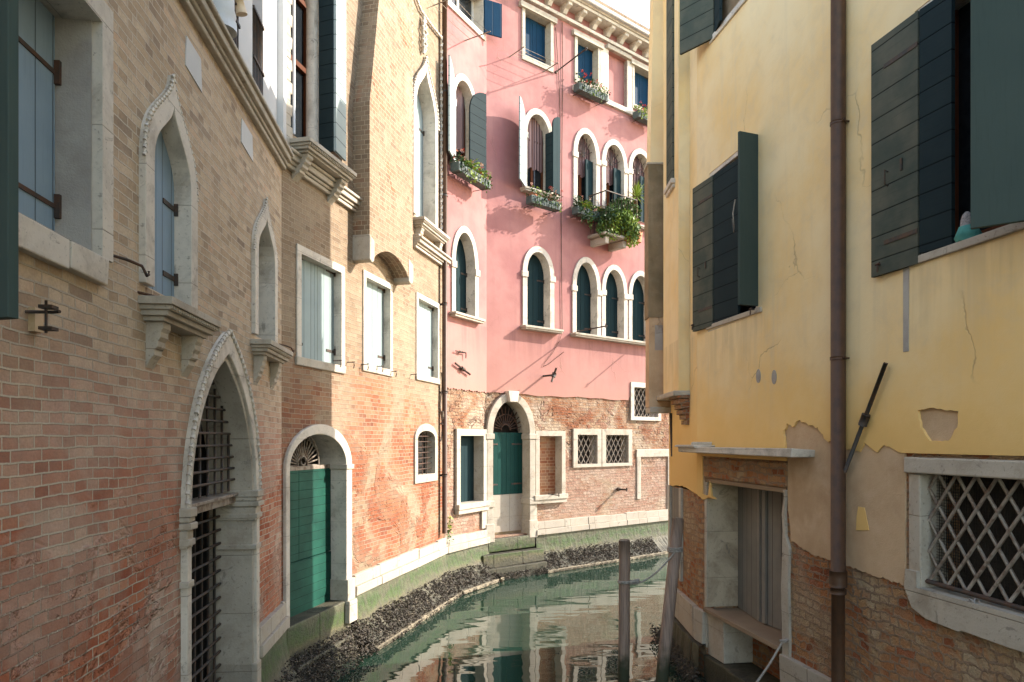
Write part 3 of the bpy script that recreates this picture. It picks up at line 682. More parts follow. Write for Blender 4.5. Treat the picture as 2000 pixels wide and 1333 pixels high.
rope_edge(LH, LF, [(LF.u(802), LF.z(802, -20)), (LF.u(818), LF.z(818, 35)+.12), (LF.u(838), LF.z(838, 50)), (uR, zt_)], .04, .026, .12)
corbel_shelf(LH, LF, LF.u(806), LF.u(879, .22), LF.z(831, 424, .22), .22, m='stone2')
# tall two light window above the near corner
tz0, tz1 = LF.z(620, 300), 10.6
a0, a1 = LF.u(566), LF.u(668)
cut(LF, rect(a0, a1, tz0, tz1))
mb = MB(LF); mb.box(a0-.1, a1+.1, -.50, -.45, tz0-.1, tz1+.1); tw = mb.build('tall_window', 'glass', LH)
mb = MB(LF); cc = LF.u(613, -.1); mb.lathe(cc, -.12, [(.12, tz0), (.12, tz0+.1), (.085, tz0+.16), (.08, 9.0), (.10, 9.05), (.09, 9.1), (.15, 9.3), (.16, 9.4)]); mb.box(cc-.18, cc+.18, -.3, .04, 9.4, 10.6); mb.build('colonnette', 'stone', tw)
mb = MB(LF)
for uu in (a0+.04, a0+.30, a0+.56, a1-.25): mb.box(uu, uu+.06, -.45, -.38, tz0, tz1)
for z in (8.3, 9.2): mb.box(a0, a1, -.45, -.395, z, z+.07)
mb.build('window_frame', 'brown', tw)
mb = MB(LF)
mb.tube([(a0+.06, .02, tz0), (a0+.06, .02, 11)], .018); mb.build('white_cable', 'white', tw)
leaf2(tw, LF, (624, .0), (652, .22), tz0+.02, 10.5, ['wblack', 'iron']); leaf2(tw, LF, (654, .235), (674, .20), tz0+.02, 10.5, ['wpaleh', 'iron'], label='pale shutter facing the canal')
k = 0; mb = MB(LF)
z = 6.80
while z < 11.5:
    mb.jbox(LF.u(546), a0-.0 if k % 2 else a0-.04, -.1, .035, z, z+.13, j=.004); z += .135; k += 1
mb.build('quoin_strip', 'stone2', LH)
corbel_shelf(LH, LF, LF.u(560), LF.u(696, .3), LF.z(601, 264, .3), .31, m='stone2')
mb = MB(LN); mb.box(LN.L-.13, LN.L+.03, -.02, .05, 6.78, 9.09); mb.build('corner_pilaster', 'white', LH)
# --- chimney breast
w = .26; cl0, cr0 = LF.u(722, w), LF.u(806, w); zb1, zb2 = LF.z(722, 500, w), LF.z(790, 545, w)
zb = (zb1+zb2)/2; arc = []
aL, aR = cl0+.13, cr0-.16
for i in range(15):
    t = i/14; arc.append((aL+(aR-aL)*t, zb+.02+.24*math.sin(math.pi*t)**.8))
ct = LF.u(741, w)
loop = [(cl0, zb), (cl0, LF.z(722, 200, w)), (ct, LF.z(741, -10, w)), (ct, 12.5), (cr0, 12.5), (cr0, zb)]+arc[::-1]
mb = MB(LF, ['brick_chim']); mb.sheet(loop, w=w); mb.strip(loop, w, -.05); ch = mb.build('chimney', None, LH)
for a, c in ((cl0-.012, aL+.02), (aR-.02, cr0+.012)):
    mb = MB(LF); mb.prism([(a, zb+.34), (c, zb+.28), (c, zb+.06), (c-.02, zb-.02), ((a+c)/2, zb-.06), (a, zb-.03)], -.05, w+.012); mb.build('corbel', 'stone2', ch, bevel=.02)
# sunlit wall sheets and top
hs = HOLES[id(LF)]
mb = MB(LF); zf = 1.06; mb.sheet([(0, .9), (0, 12), (LF.L, 12), (LF.L, .9)], [clipz(h, .92) for h in hs])
for h in hs: mb.strip(h, 0, -.5)
mb.build('brick_wall', 'brick_far', LH)
mb = MB(FREE)
for q in ([LN.to(0, 0, 9.1), LN.to(LN.L, -.01, 9.1), LN.to(LN.L, -8, 9.1), LN.to(0, -8, 9.1)], [LF.to(0, 0, 12), LF.to(LF.L, 0, 12), LF.to(LF.L, -8, 12), LF.to(0, -8, 12)]):
    pp = [mb.P(*v) for v in q]; pq = [mb.P(v.x, v.y, -.5) for v in q]; mb.F(pp)
    for i in (1, 2, 3): j = (i+1) % 4; mb.F([pp[i], pp[j], pq[j], pq[i]])
mb.build('roof', 'roof', LH)
base(LH, LN, 0, gu0-.01, plinth=False); base(LH, LN, gu1+.0, LN.L+.05); base(LH, LF, -.05, du0+.0); base(LH, LF, du1+.05, LF.L, led=.33)
mussels(LN, gu1-1.8, LN.L+.3, 1500); mussels(LF, 0, LF.L, 7000)
# downpipe between the brick and the pink house
DP = LF.u(867.5, .08)
mb = MB(LF); mb.tube([(DP, .09, 1.5), (DP, .09, 12.5)], .05, 0, 12); pipe = mb.build('downpipe', 'pipe', LH, label='brown downpipe between brick and pink walls')
for z in (2.6, 4.2, 5.9, 8, 10):
    mb = MB(LF); mb.tube([(DP, .09, z), (DP, .09, z+.05)], .058, 0, 12); mb.box(DP-.01, DP+.01, -.02, .05, z, z+.04); mb.build('pipe_clamp', 'iron', pipe)
mb = MB(LF); u = LF.u(861, .03)
pts = [(u+.05*math.sin(i*.9), .04, 4.6-i*.12) for i in range(12)]; mb.tube(pts, .012, 0, 5); mb.tube([(u, .05, 3.85), (u+.04, .08, 3.7), (u, .05, 3.6)], .04, 0, 7); mb.build('old_cable', 'irong', LH)
# ================================================================== CENTRE: the pink house
PH = empty('pink_house', (P1[0], P1[1], 0), 'pink stuccoed house with arched windows over a worn brick base at the canal bend', 'building')
SZ = 4.33; RZ = 13.55
GA = dict(proj=.03, depth=.2, bottom=.001)
# ground floor portal and its side lights
pu0, pu1 = PR.u(948.5), PR.u(1043); ps = PR.z(1040, 848); pt = PR.z(992, 768)
pz0 = 1.18; pout = outline(pu0, pu1, pz0, ps, pt, 'round'); pin = outline(pu0+.17, pu1-.17, pz0, ps, pt-.17, 'round'); cut(PR, lerp(pin, pout, .5))
mb = MB(PR); mb.ring(pin, pout, .05, -.36); port = mb.build('arched_portal', 'stone2', PH, bevel=.01)
mb = MB(PR); kc = (pu0+pu1)/2; mb.prism([(kc-.11, pt-.2), (kc-.16, pt+.04), (kc+.16, pt+.04), (kc+.11, pt-.2)], -.1, .12); mb.build('keystone', 'stone', port, bevel=.01)
for a, c in ((pu0-.04, pu0+.2), (pu1-.2, pu1+.06)):
    for w_, z_, y_ in ((.07, ps-.12, ps), (.08, ps-1.6, ps-1.46), (.07, pz0-.1, pz0+.3)): mb = MB(PR); mb.box(a, c, -.3, w_, z_, y_); mb.build('jamb_block', 'stone2', port, bevel=.012)
il, ir = pu0+.15, pu1-.15
mb = MB(PR, ['wgreen2', 'iron']); um = (il+ir)/2+.05
for a, c in ((il, um-.004), (um+.004, ir)):
    mb.box(a, c, -.26, -.21, ps-1.36, ps+.03)
for z in (ps-.25, ps-1.15):
    mb.box(il+.05, il+.35, -.211, -.2, z, z+.035, 1); mb.box(ir-.35, ir-.05, -.211, -.2, z, z+.035, 1)
mb.build('green_hatch', None, port)
mb = MB(PR); mb.box(il, ir, -.27, -.215, ps-2.2, ps-1.365); mb.build('white_panel', 'plinth', port)
mb = MB(PR); mb.box(il, ir, -.28, -.22, pz0-.2, ps-2.2); mb.build('lower_panel', 'cement', port)
mb = MB(PR); c = um; rr = (ir-il)/2
for i in range(1, 14):
    a = math.pi*i/14; mb.tube([(c+.13*math.cos(a), -.24, ps+.08+.13*math.sin(a)), (c+rr*.98*math.cos(a), -.24, ps+.05+rr*1.02*math.sin(a))], .012, 0, 5)
for q in (.13, .36): mb.tube([(c+q*math.cos(math.pi*i/16), -.23, ps+.08+q*math.sin(math.pi*i/16)) for i in range(17)], .014, 0, 5)
mb.build('fanlight_grille', 'rust', port)
mb = MB(PR); mb.box(il-.1, ir+.1, -.5, -.45, ps-.2, pt+.1); mb.build('backing', 'dark', port)
for k, (wz, z) in enumerate(((.34, .56), (.24, .84), (.06, 1.14))):
    mb = MB(PR); mb.jbox(pu0-.25 if k < 2 else pu0+.02, pu1+.1 if k < 2 else pu1-.02, -.4, wz, z-.28, z, j=.012); mb.build('water_step', 'algae', PH, bevel=.015)
# side light on the left (dark), on the right (bricked)
a = window(PH, PL, 890, 949, (900, 985), None, (905, 838), 'rect', fr=.14, depth=.22, fm='stone2', proj=.03, bottom=.001, name='side_light')
mb = MB(PL); mb.box(a['u0'], a['u1'], -.25, -.22, a['zb'], a['zt']); mb.build('shutter', 'wdark', a['o'])
sill(PH, PL, a['u0']-.16, a['u1']+.17, a['zb']-.0, .10, .20, 'stone2'); sl_ = a
a = window(PH, PR, 1045, 1103, (1070, 968), None, (1075, 842), 'rect', fr=.12, depth=.2, fm='stone2', proj=.03, bottom=.001, name='side_light')
mb = MB(PR); mb.box(a['u0'], a['u1'], -.24, -.2, a['zb'], a['zt']); mb.build('brick_infill', 'brick_plain', a['o'])
sill(PH, PR, a['u0']-.2, a['u1']+.14, a['zb']+.02, .10, .20, 'stone2')
mb = MB(PR); mb.jbox(PR.u(1040), PR.u(1048), -.03, .02, 1.4, a['zb']-.16); mb.build('stone_pier', 'stone2', PH)
mb = MB(PL); mb.jbox(PL.u(940), PL.L+.0, -.03, .03, 1.4, sl_['zb']-.18); mb.build('stone_pier', 'stone2', PH)
# barred pair
for l, r in ((1119, 1174), (1175, 1234)):
    a = window(PH, PR, l, r, (1150, 913), None, (1150, 838), 'rect', fr=.15, depth=.22, fm='stone2', proj=.02, bottom=.08, name='barred_window')
    mb = MB(PR); lattice(mb, a['u0'], a['u1'], a['zb'], a['zt'], -.05, .17, .26, .010); mb.build('lattice_grille', 'irong', a['o']); back(PH, a, 'dark')
a = window(PH, PR, 1231, 1290, (1260, 822), None, (1250, 748), 'rect', fr=.13, depth=.22, fm='stone', proj=.03, bottom=.1, name='barred_window')
mb = MB(PR); lattice(mb, a['u0'], a['u1'], a['zb'], a['zt'], -.03, .16, .25, .010); mb.build('lattice_grille', 'irong', a['o']); back(PH, a, 'dark')
# blocked doorway outline
u0, u1 = PR.u(1244), PR.u(1311); z0, z1 = 1.35, PR.z(1275, 878)
for k, (a_, b_, c_, d_) in enumerate(((u0, u0+.16, 1.75, z1-.2), (u1-.16, u1, z0, z1-.2), (u0-.02, u1+.1, z1-.2, z1))):
    mb = MB(PR); mb.jbox(a_, b_, -.05, .012, c_, d_, j=.012); mb.build('blocked_door_frame', 'stone2', PH, bevel=.015)
# first floor arches (shuttered)
def arch(W, l, r, b, s, t, **k):
    q = dict(GA, fr=.13, closed='wdark'); q.update(k); q['bottom'] = .001
    return window(PH, W, l, r, b, s, t, 'round', name='arched_window', caps=True, **q)
w1 = arch(PL, 881, 932.5, (905, 617), (905, 518), (905, 442))
sill(PH, PL, w1['u0']-.2, w1['u1']+.2, w1['zb'], .16, .09, 'stone2')
w2 = arch(PR, 1020, 1081, (1050, 641), (1050, 535), (1050, 482))
sill(PH, PR, w2['u0']-.2, w2['u1']+.28, w2['zb'], .20, .09, 'stone2')
t1 = []
for l, r, y0, y1, y2 in ((1117, 1172, 655, 563, 503), (1174.5, 1224, 661, 571, 518), (1227, 1275, 668, 580, 530)):
    t1.append(arch(PR, l, r, ((l+r)/2, y0), ((l+r)/2, y1), ((l+r)/2, y2)))
sill(PH, PR, t1[0]['u0']-.2, t1[-1]['u1']+.4, t1[0]['zb'], .20, .09, 'stone2')
# second floor arches (open, curtains)
s1 = arch(PL, 880, 931, (905, 334), (905, 210), (905, 147), closed=None)
back(PH, s1, 'glass', muntin='brown'); curtain(s1['o'], PL, s1['u0']+.05, s1['u1']-.1, s1['zb']+.5, s1['zt']+.05, -.19)
sill(PH, PL, s1['u0']-.18, s1['u1']+.18, s1['zb'], .14, .08, 'stone2')
leaf2(s1['o'], PL, (889, .05), (877, .30), s1['zb'], s1['zt'], ['wpaleh', 'iron'], kind='a', zs=s1['zs'], label='pale shutter opened against the wall')
leaf2(s1['o'], PL, (917, .05), (949, .12), s1['zb'], s1['zt'], ['wblack', 'iron'], kind='a', zs=s1['zs'], label='dark shutter opened against the wall')
s2 = arch(PR, 1020, 1080, (1050, 377), (1050, 268), (1050, 214), closed=None)
back(PH, s2, 'glass', muntin='brown'); curtain(s2['o'], PR, s2['u0']+.05, s2['u1']-.05, s2['zb']+.6, s2['zt']+.05, -.19)
leaf2(s2['o'], PR, (1027, .05), (1015, .40), s2['zb'], s2['zt']+.02, ['wpaleh', 'iron'], kind='a', zs=s2['zs'], label='pale shutter standing straight out')
leaf2(s2['o'], PR, (1066, .05), (1079, .26), s2['zb'], s2['zs']+.1, ['wblack', 'iron'], label='dark shutter half standing out'); leaf2(s2['o'], PR, (1079, .27), (1093, .22), s2['zb'], s2['zt'], ['wdark', 'iron'], kind='a', zs=s2['zt']-.25, label='dark shutter half folded back')
sill(PH, PR, s2['u0']-.2, s2['u1']+.2, s2['zb'], .18, .09, 'stone2')
t2 = []
for l, r, y0, y1, y2 in ((1119, 1170, 412, 305, 252), (1175, 1224, 424, 322, 274), (1227, 1275, 434, 338, 292)):
    a = arch(PR, l, r, ((l+r)/2, y0), ((l+r)/2, y1), ((l+r)/2, y2), closed=None); t2.append(a)
    back(PH, a, 'glass', muntin='brown'); curtain(a['o'], PR, a['u0']+.04, a['u1']-.04, a['zs']-.45, a['zt']+.05, -.18)
    mb = MB(PR); cx = (a['u0']+a['u1'])/2; hr = (a['u1']-a['u0'])/2
    for i in range(1, 8): q = math.pi*i/8; mb.tube([(cx, -.1, a['zs']), (cx+hr*math.cos(q), -.1, a['zs']+(a['zt']-a['zs'])*math.sin(q))], .009, 0, 5)
    mb.build('fan_bars', 'iron', a['o'])
    leaf(a['o'], PR, a['u1']-.0, -.10, 172, (a['u1']-a['u0'])*.45, a['zb'], a['zs']-.05, ['wdark', 'iron'])
sill(PH, PR, t2[0]['u0']-.2, t2[-1]['u1']+.4, t2[0]['zb'], .14, .08, 'stone2')
# top floor
tp = window(PH, PL, 872, 946, (905, 42), None, (905, -50), 'rect', fr=.12, depth=.2, proj=.04, bottom=.12, name='top_window')
back(PH, tp, 'glass', muntin='white')
leaf(tp['o'], PL, tp['u1']+.02, .05, 35, .42, tp['zb'], tp['zt'], ['wnavy', 'iron'])
for l, r, b, t in ((1018, 1079, 130, 25), (1121, 1171, 172, 78), (1233, 1282, 222, 134)):
    x = (l+r)/2; a = window(PH, PR, l, r, (x, b), None, (x, t), 'rect', fr=.09, depth=.16, fm='stone2', proj=.04, closed='wnavy', bottom=.12, name='top_window')
    mb = MB(PR); mb.jbox(a['u0']-.17, a['u1']+.17, .0, .09, a['zt']-.0, a['zt']+.14); mb.build('lintel', 'stone2', a['o'], bevel=.01)
ni = rect(PR.u(1187), PR.u(1224), PR.z(1205, 205), PR.z(1205, 108)); cut(PR, ni)
mb = MB(PR); mb.sheet(ni, w=-.12); o = mb.build('blind_niche', 'pink', PH)
mb = MB(PR); mb.jbox(ni[0][0]-.1, ni[2][0]+.1, -.02, .10, ni[1][1], ni[1][1]+.10); mb.build('lintel', 'stone2', o, bevel=.01)
for a_, c_ in ((PR.u(1172), ni[0][0]-.0), (ni[2][0], PR.u(1234))):
    mb = MB(PR); mb.box(a_, c_, -.1, .03, ni[0][1]-.02, ni[1][1]); mb.build('stone_pier', 'stone', PH)
mb = MB(PR); mb.jbox(PR.u(1118), PR.u(1285), -.02, .07, ni[0][1]-.13, ni[0][1]); mb.build('string_course', 'stone', PH, bevel=.01)
# walls
for W, a_, c_ in ((PL, 0, PL.L), (PR, 0, PR.L)):
    hs = HOLES[id(W)]
    up = [h for h in hs if max(q[1] for q in h) > SZ+.6 and min(q[1] for q in h) > SZ]
    lo = [h for h in hs if h not in up]
    # holes which straddle the stucco edge are cut from both sheets
    lo1 = [clipz(h, .92) for h in lo if max(q[1] for q in h) < SZ-.02]; st = [h for h in lo if max(q[1] for q in h) >= SZ-.02]
    for h in st:
        lo1.append([(x, min(z, SZ+.39)) for x, z in clipz(h, .92)])
    mb = MB(W); mb.sheet([(a_, .9), (a_, SZ+.5), (c_, SZ+.5), (c_, .9)], lo1, -.025)
    for h in lo: mb.strip(h, -.025, -.45)
    mb.build('brick_wall', 'brick_pink', PH)
    edge = [(a_+(c_-a_)*i/60, SZ+.012*math.sin(i*1.7)+.01*math.sin(i*.6)) for i in range(61)]
    notch = []
    for h in st: notch += [(min(q[0] for q in h), max(q[0] for q in h), h)]
    bot = []
    for x, z in edge:
        hit = False
        for n0, n1, h in notch:
            if n0-.03 <= x <= n1+.03:
                tops = [q[1] for q in h if abs(q[0]-x) < .14]; z = max([z]+tops) if len(h) > 4 else max(z, h[1][1])
        bot.append((x, z))
    mb = MB(W); L = [(a_, RZ)]+bot+[(c_, RZ)]
    mb.sheet(L[::-1], up, 0.0); mb.strip(bot, 0, -.03, False)
    for h in up: mb.strip(h, 0, -.45)
    mb.build('stucco_wall', 'pink', PH)
    # eaves
    mb = MB(W); mb.box(a_-.1, c_+.05, -.05, .10, RZ-.30, RZ-.22); mb.box(a_-.15, c_+.1, -.05, .34, RZ, RZ+.07); mb.box(a_-.15, c_+.1, -.05, .38, RZ+.072, RZ+.12); mb.build('eaves_cornice', 'stone', PH, bevel=.01)
    mb = MB(W); mb.tube([(a_-.15, .43, RZ+.15), (c_+.1, .43, RZ+.15)], .055, 0, 10); mb.build('gutter', 'lead', PH)
    x = a_+.2
    while x < c_:
        mb = MB(W); A = [mb.P(x, q, RZ+z) for q, z in ((-.02, 0), (.30, 0), (.30, -.07), (.18, -.11), (.11, -.19), (-.02, -.21))]; B = [mb.P(x+.12, q, RZ+z) for q, z in ((-.02, 0), (.30, 0), (.30, -.07), (.18, -.11), (.11, -.19), (-.02, -.21))]
        mb.F(A); mb.F(B[::-1]); [mb.F([A[j], A[(j+1) % 6], B[(j+1) % 6], B[j]]) for j in range(6)]
        mb.build('eaves_bracket', 'stone', PH); x += .50
    mb = MB(W); mb.box(a_-.1, c_+.1, -.25, .05, RZ+.122, RZ+.65); mb.build('parapet', 'brick_far', PH)
mb = MB(FREE); e = PR.to(PR.L, 0, 0); q = [PL.to(0, 0, RZ+.6), PR.to(0, 0, RZ+.6), PR.to(PR.L, 0, RZ+.6), Vector((e.x-6, e.y+8, RZ+.6)), Vector((-9, 22, RZ+.6))]
pp = [mb.P(*v) for v in q]; qq = [mb.P(v.x, v.y, -.5) for v in q]; mb.F(pp)
for i in (2, 3, 4): j = (i+1) % 5; mb.F([pp[i], pp[j], qq[j], qq[i]])
mb.build('roof', 'roof', PH)
base(PH, PL, 0, PL.L); base(PH, PR, -.02, pu0+.0, plinth=False, led=.5); base(PH, PR, pu1+.02, PR.L, zt=1.42, zb=1.12)
mb = MB(PR); mb.jbox(-.05, pu0+.02, -.05, .07, 1.08, 1.40); mb.build('stone_plinth', 'plinth', PH, bevel=.01)
mussels(PL, 0, PL.L, 1600, w1=.5); mussels(PR, -.1, 5.5, 6000, w1=.5)
# wall irons, rods, cables
anchor(PH, PL, (885, 710), (914, 732), .05, .025); anchor(PH, PL, (886, 686), (906, 690), .05, .014)
u, z = PL.p(906, 691); mb = MB(PL); mb.tube([(u, .05, z), (u, .05, z-.1)], .014, 0, 4); mb.build('wall_bracket', 'iron', PH)
def rod(W, px, py, L, tilt=0, side=0, r=.016):
    u, z = W.p(px, py); mb = MB(W); mb.tube([(u, -.02, z), (u+side*L, L, z+tilt)], r, 0, 6); mb.tube([(u, -.01, z), (u, .05, z)], r*2, 0, 8); mb.tube([(u+side*L*.96, L*.96, z+tilt*.96-.04), (u+side*L*.96, L*.96, z+tilt*.96+.05)], r*.8, 0, 6)
    return mb.build('iron_rod', 'iron', PH)
rod(PR, 1128, 648, 1.05, 0, -.10); rod(PR, 1085, 142, .9, .25, .15); rod(PR, 1258, 660, .9); rod(PR, 1207, 956, .3, 0, 0, .025); rod(PR, 1072, 966, .35, 0, 0, .014)
anchor(PH, PR, (1057, 748), (1066, 722), .35, .03)
def cable(W, pts, r=.008, m='rust'):
    mb = MB(W); q = [(*W.p(x, y),) for x, y in pts]; mb.tube([(a_, .02, b_) for a_, b_ in q], r, 0, 5); return mb.build('wall_cable', m, PH)
cable(PR, [(1097, 45), (1098, 150), (1096, 330), (1095, 420), (1096, 560), (1097, 648)]); cable(PR, [(1084, 55), (1089, 130), (1092, 190), (1093, 300)])
cable(PR, [(1097, 648), (1092, 665), (1078, 690), (1062, 710), (1060, 716), (1070, 712), (1090, 696), (1100, 688)], .006)
# balcony slab carrying the planters
bz = PR.z(1215, 462, .5); bu0, bu1 = PR.u(1180, .55), PR.u(1262, .55)
mb = MB(PR); mb.jbox(bu0, bu0+.98, -.02, .56, bz-.07, bz); bal = mb.build('balcony_slab', 'stone2', PH, bevel=.02)
for q in (.1, .75): mb = MB(PR); mb.box(bu0+q, bu0+q+.12, -.02, .5, bz-.26, bz-.092); mb.build('bracket', 'stone2', bal, bevel=.01)
mb = MB(PR); zt_ = bz+.95
for i in range(11): q = bu0+.04+i*.11; mb.tube([(q, .58, bz), (q, .58, zt_)], .006, 0, 5)
for i in range(5): mb.tube([(bu0+.04, .08+i*.12, bz), (bu0+.04, .08+i*.12, zt_)], .006, 0, 5)
mb.box(bu0+.02, bu0+1.15, .565, .595, zt_, zt_+.02); mb.box(bu0+.025, bu0+.055, 0, .58, zt_, zt_+.02); mb.build('balcony_railing', 'iron', bal)
def foliage(mb, W_, c, rad, n, m, size=.05, droop=0.0):
    for _ in range(n):
        while True:
            v = Vector((random.uniform(-1, 1), random.uniform(-1, 1), random.uniform(-1, 1)))
            if v.length < 1: break
        p = (c[0]+v.x*rad[0], c[1]+v.y*rad[1], c[2]+v.z*rad[2]); s = size*random.uniform(.6, 1.3)
        a = random.uniform(0, 6.28); t = random.uniform(-.9, .6)-droop
        d = Vector((math.cos(a)*math.cos(t), math.sin(a)*math.cos(t), math.sin(t))); e_ = d.cross(Vector((random.uniform(-1, 1), random.uniform(-1, 1), 1))).normalized()
        P_ = Vector(p); q = [P_, P_+d*s*.5+e_*s*.3, P_+d*s, P_+d*s*.5-e_*s*.3]
        mb.F([mb.P(*x) for x in q], m)
def flower_box(W, u0, u1, w, z, label, flow=('red',), dense=380, drape=.1, group='flower boxes on the pink house', pots=None):
    mb = MB(W); h = .17
    mb.box(u0, u1, w, w+.2, z, z+.02); mb.box(u0, u1, w, w+.014, z+.02, z+h); mb.box(u0, u1, w+.186, w+.2, z+.02, z+h); mb.box(u0, u0+.014, w+.014, w+.186, z+.02, z+h); mb.box(u1-.014, u1, w+.014, w+.186, z+.02, z+h)
    for i in range(int((u1-u0)/.07)): mb.box(u0+.03+i*.07, u0+.045+i*.07, w+.2, w+.206, z+.02, z+h-.02)
    cx = W.to((u0+u1)/2, w+.1, z); o = empty('flower_box', cx, label, 'flower box', group)
    mb.build('planter', 'boxm', o)
    mb = MB(W); mb.box(u0+.015, u1-.015, w+.015, w+.185, z+.025, z+h-.02); mb.build('soil', 'dark', o)
    mb = MB(W, ['leaf', 'leafy', 'leafd']); n = max(int((u1-u0)/.14), 2)
    for i in range(n):
        x = u0+(u1-u0)*(i+.5)/n; hh = random.uniform(.08, .2)
        foliage(mb, W, (x, w+.12, z+h+hh*.6), (.12, .13, hh), int(dense/n), random.choice((0, 1, 1, 2)), .07)
        foliage(mb, W, (x, w+.23, z+h-drape*random.uniform(.2, 1.2)), (.10, .05, drape+.04), int(dense/n*.5), random.choice((0, 1, 2)), .06, .6)
    mb.build('plants', None, o)
    mb = MB(W, list(flow))
    for i in range(n*3):
        x, y, q = random.uniform(u0, u1), w+random.uniform(.02, .3), z+h+random.uniform(-.05, .28); foliage(mb, W, (x, y, q), (.03, .03, .03), 12, random.randrange(len(flow)), .035)
    mb.build('flowers', None, o)
    mb = MB(W)
    for q in (u0+.1, u1-.1): mb.tube([(q, -.0, z-.015), (q, w+.21, z-.015), (q, w+.21, z+.1)], .008, 0, 5)
    mb.build('holder', 'iron', o); return o
def fb(W, l, r, px, py, w=.16, **k): return flower_box(W, W.u(l, w+.1), W.u(r, w+.1), w, W.z(px, py, w+.1), **k)
fb(PL, 888, 950, 918, 352, label='flower box with pale trailing plants and red flowers below the leftmost open arched window', flow=('petal', 'red'), drape=.12)
fb(PR, 1033, 1090, 1060, 405, w=.2, label='flower box with a terracotta pot under the arched window with the half open dark shutter', flow=('red', 'petal'), dense=240)
mb = MB(PR); u, z = PR.p(1041, 392, .3); mb.lathe(u, .3, [(.06, z-.06), (.085, z+.08), (.095, z+.09), (.095, z+.12), (.08, z+.12)]); tag(mb.build('terracotta_pot', 'terra'), 'small orange terracotta pot on the flower box beneath the half open dark shutter', 'pot')
fb(PR, 1126, 1182, 1155, 190, w=.12, label='flower box with red flowers under the second navy top window', flow=('red',), dense=240)
fb(PR, 1242, 1285, 1255, 236, w=.12, label='flower box under the top window nearest the yellow house', flow=('red', 'petal'), dense=320)
fb(PR, 1123, 1176, 1148, 425, w=.16, label='flower box of bushy green plants left of the planted balcony', flow=('petal',), dense=800, drape=.2)
def shrub(c, rad, n, mats, label, name, cat, pot=True, size=.07, droop=.3):
    W = PR; o = empty(name, W.to(c[0], c[1], c[2]), label, cat)
    mb = MB(W); mb.lathe(c[0], c[1], [(.11, c[2]), (.15, c[2]+.22), (.165, c[2]+.23), (.165, c[2]+.27), (.14, c[2]+.27)]); mb.build('pot', 'terra', o)
    mb = MB(W, mats); 
    for k in range(9):
        a = random.uniform(0, 6.28); q = random.uniform(0, .7)
        foliage(mb, W, (c[0]+rad[0]*q*math.cos(a), c[1]+.04+rad[1]*q*math.sin(a), c[2]+.3+rad[2]*random.uniform(-.4, .7)), (rad[0]*.5, rad[1]*.5, rad[2]*.45), n//9, random.randrange(len(mats)), size, droop)
    mb.build('foliage', None, o); return o
shrub((bu0+.32, .42, bz-.02), (.50, .34, .52), 3800, ['leaf', 'leafd', 'leafy'], 'dense dark green bush in a pot at the left end of the balcony', 'potted_bush', 'potted plant')
shrub((bu0+.92, .50, bz-.1), (.46, .32, .55), 3200, ['leafy', 'leaf', 'leafy'], 'yellow green trailing plant spilling over the balcony front', 'trailing_plant', 'potted plant', droop=.9)
shrub((bu0+1.05, .25, bz+.35), (.7, .25, .45), 2200, ['leafd', 'leaf'], 'dark leafy plant behind the trailing plant on the balcony', 'potted_bush', 'potted plant')
yu, yz = PR.p(1243, 385, .35); o = empty('spiky_palm', PR.to(yu, .35, bz), 'spiky bright yellow green palm standing above the balcony plants', 'potted plant')
mb = MB(PR); mb.tube([(yu, .35, bz+.25), (yu+.02, .35, bz+.6), (yu, .35, yz)], .035, 0, 7, r2=.02); mb.build('stem', 'wplank', o)
mb = MB(PR); mb.lathe(yu, .35, [(.12, bz), (.16, bz+.25), (.14, bz+.25)]); mb.build('pot', 'terra', o)
mb = MB(PR)
for i in range(75):
    a = random.uniform(0, 6.28); t = random.uniform(-.5, 1.45); L = random.uniform(.32, .5); P_ = Vector((yu, .35, yz)); d = Vector((math.cos(a)*math.cos(t), math.sin(a)*math.cos(t), math.sin(t))); e_ = d.cross(Vector((.1, .2, 1))).normalized()*.014
    m_ = P_+d*L*.55; t_ = P_+d*L+Vector((0, 0, -L*.22*math.cos(t)))
    i0 = [mb.P(*x) for x in (P_-e_*.5, P_+e_*.5, m_+e_, m_-e_, t_)]; mb.F([i0[0], i0[1], i0[2], i0[3]]); mb.F([i0[3], i0[2], i0[4]])
mb.build('blades', 'leafy', o)
# drying lines at the top left window
u0, u1 = PL.u(880, .5), PL.u(948, .5); z = PL.z(915, 35, .5)
mb = MB(PL)
for q in (u0, u1): mb.tube([(q, -.01, z), (q, .62, z+.03)], .012, 0, 5)
for k in range(4): mb.tube([(u0, .12+k*.15, z+.02), ((u0+u1)/2, .12+k*.15, z), (u1, .12+k*.15, z+.02)], .005, 0, 4)
mb.build('drying_rack', 'irong', PH)
mb = MB(PR); u0, u1 = PR.u(1018, .4), PR.u(1084, .4); z = PR.z(1050, 112, .4)
for q in (u0, u1): mb.tube([(q, -.01, z), (q, .5, z+.02)], .012, 0, 5)
for k in range(4): mb.tube([(u0, .1+k*.12, z+.02), (u1, .1+k*.12, z+.02)], .005, 0, 4)
mb.build('drying_rack', 'irong', PH)
# small weed at the foot of the pipe
mb = MB(PL, ['leafy', 'leaf']); foliage(mb, PL, (.10, .06, 1.62), (.05, .05, .2), 60, 0, .06); foliage(mb, PL, (.08, .07, 1.4), (.05, .05, .15), 40, 1, .06); tag(mb.build('wall_weed'), 'small weed growing from the joint at the foot of the downpipe', 'plant')
# ================================================================== RIGHT: the yellow house
YH = empty('yellow_house', (CC[0], CC[1], 0), 'yellow plastered house with dark shutters and crumbling brick foot on the right bank', 'building')
def rn(px, py, w=0): return RN.p(px, py, w)
def ywin(l, r, b, t, **k): return window(YH, RN, l, r, b, None, t, 'rect', **k)
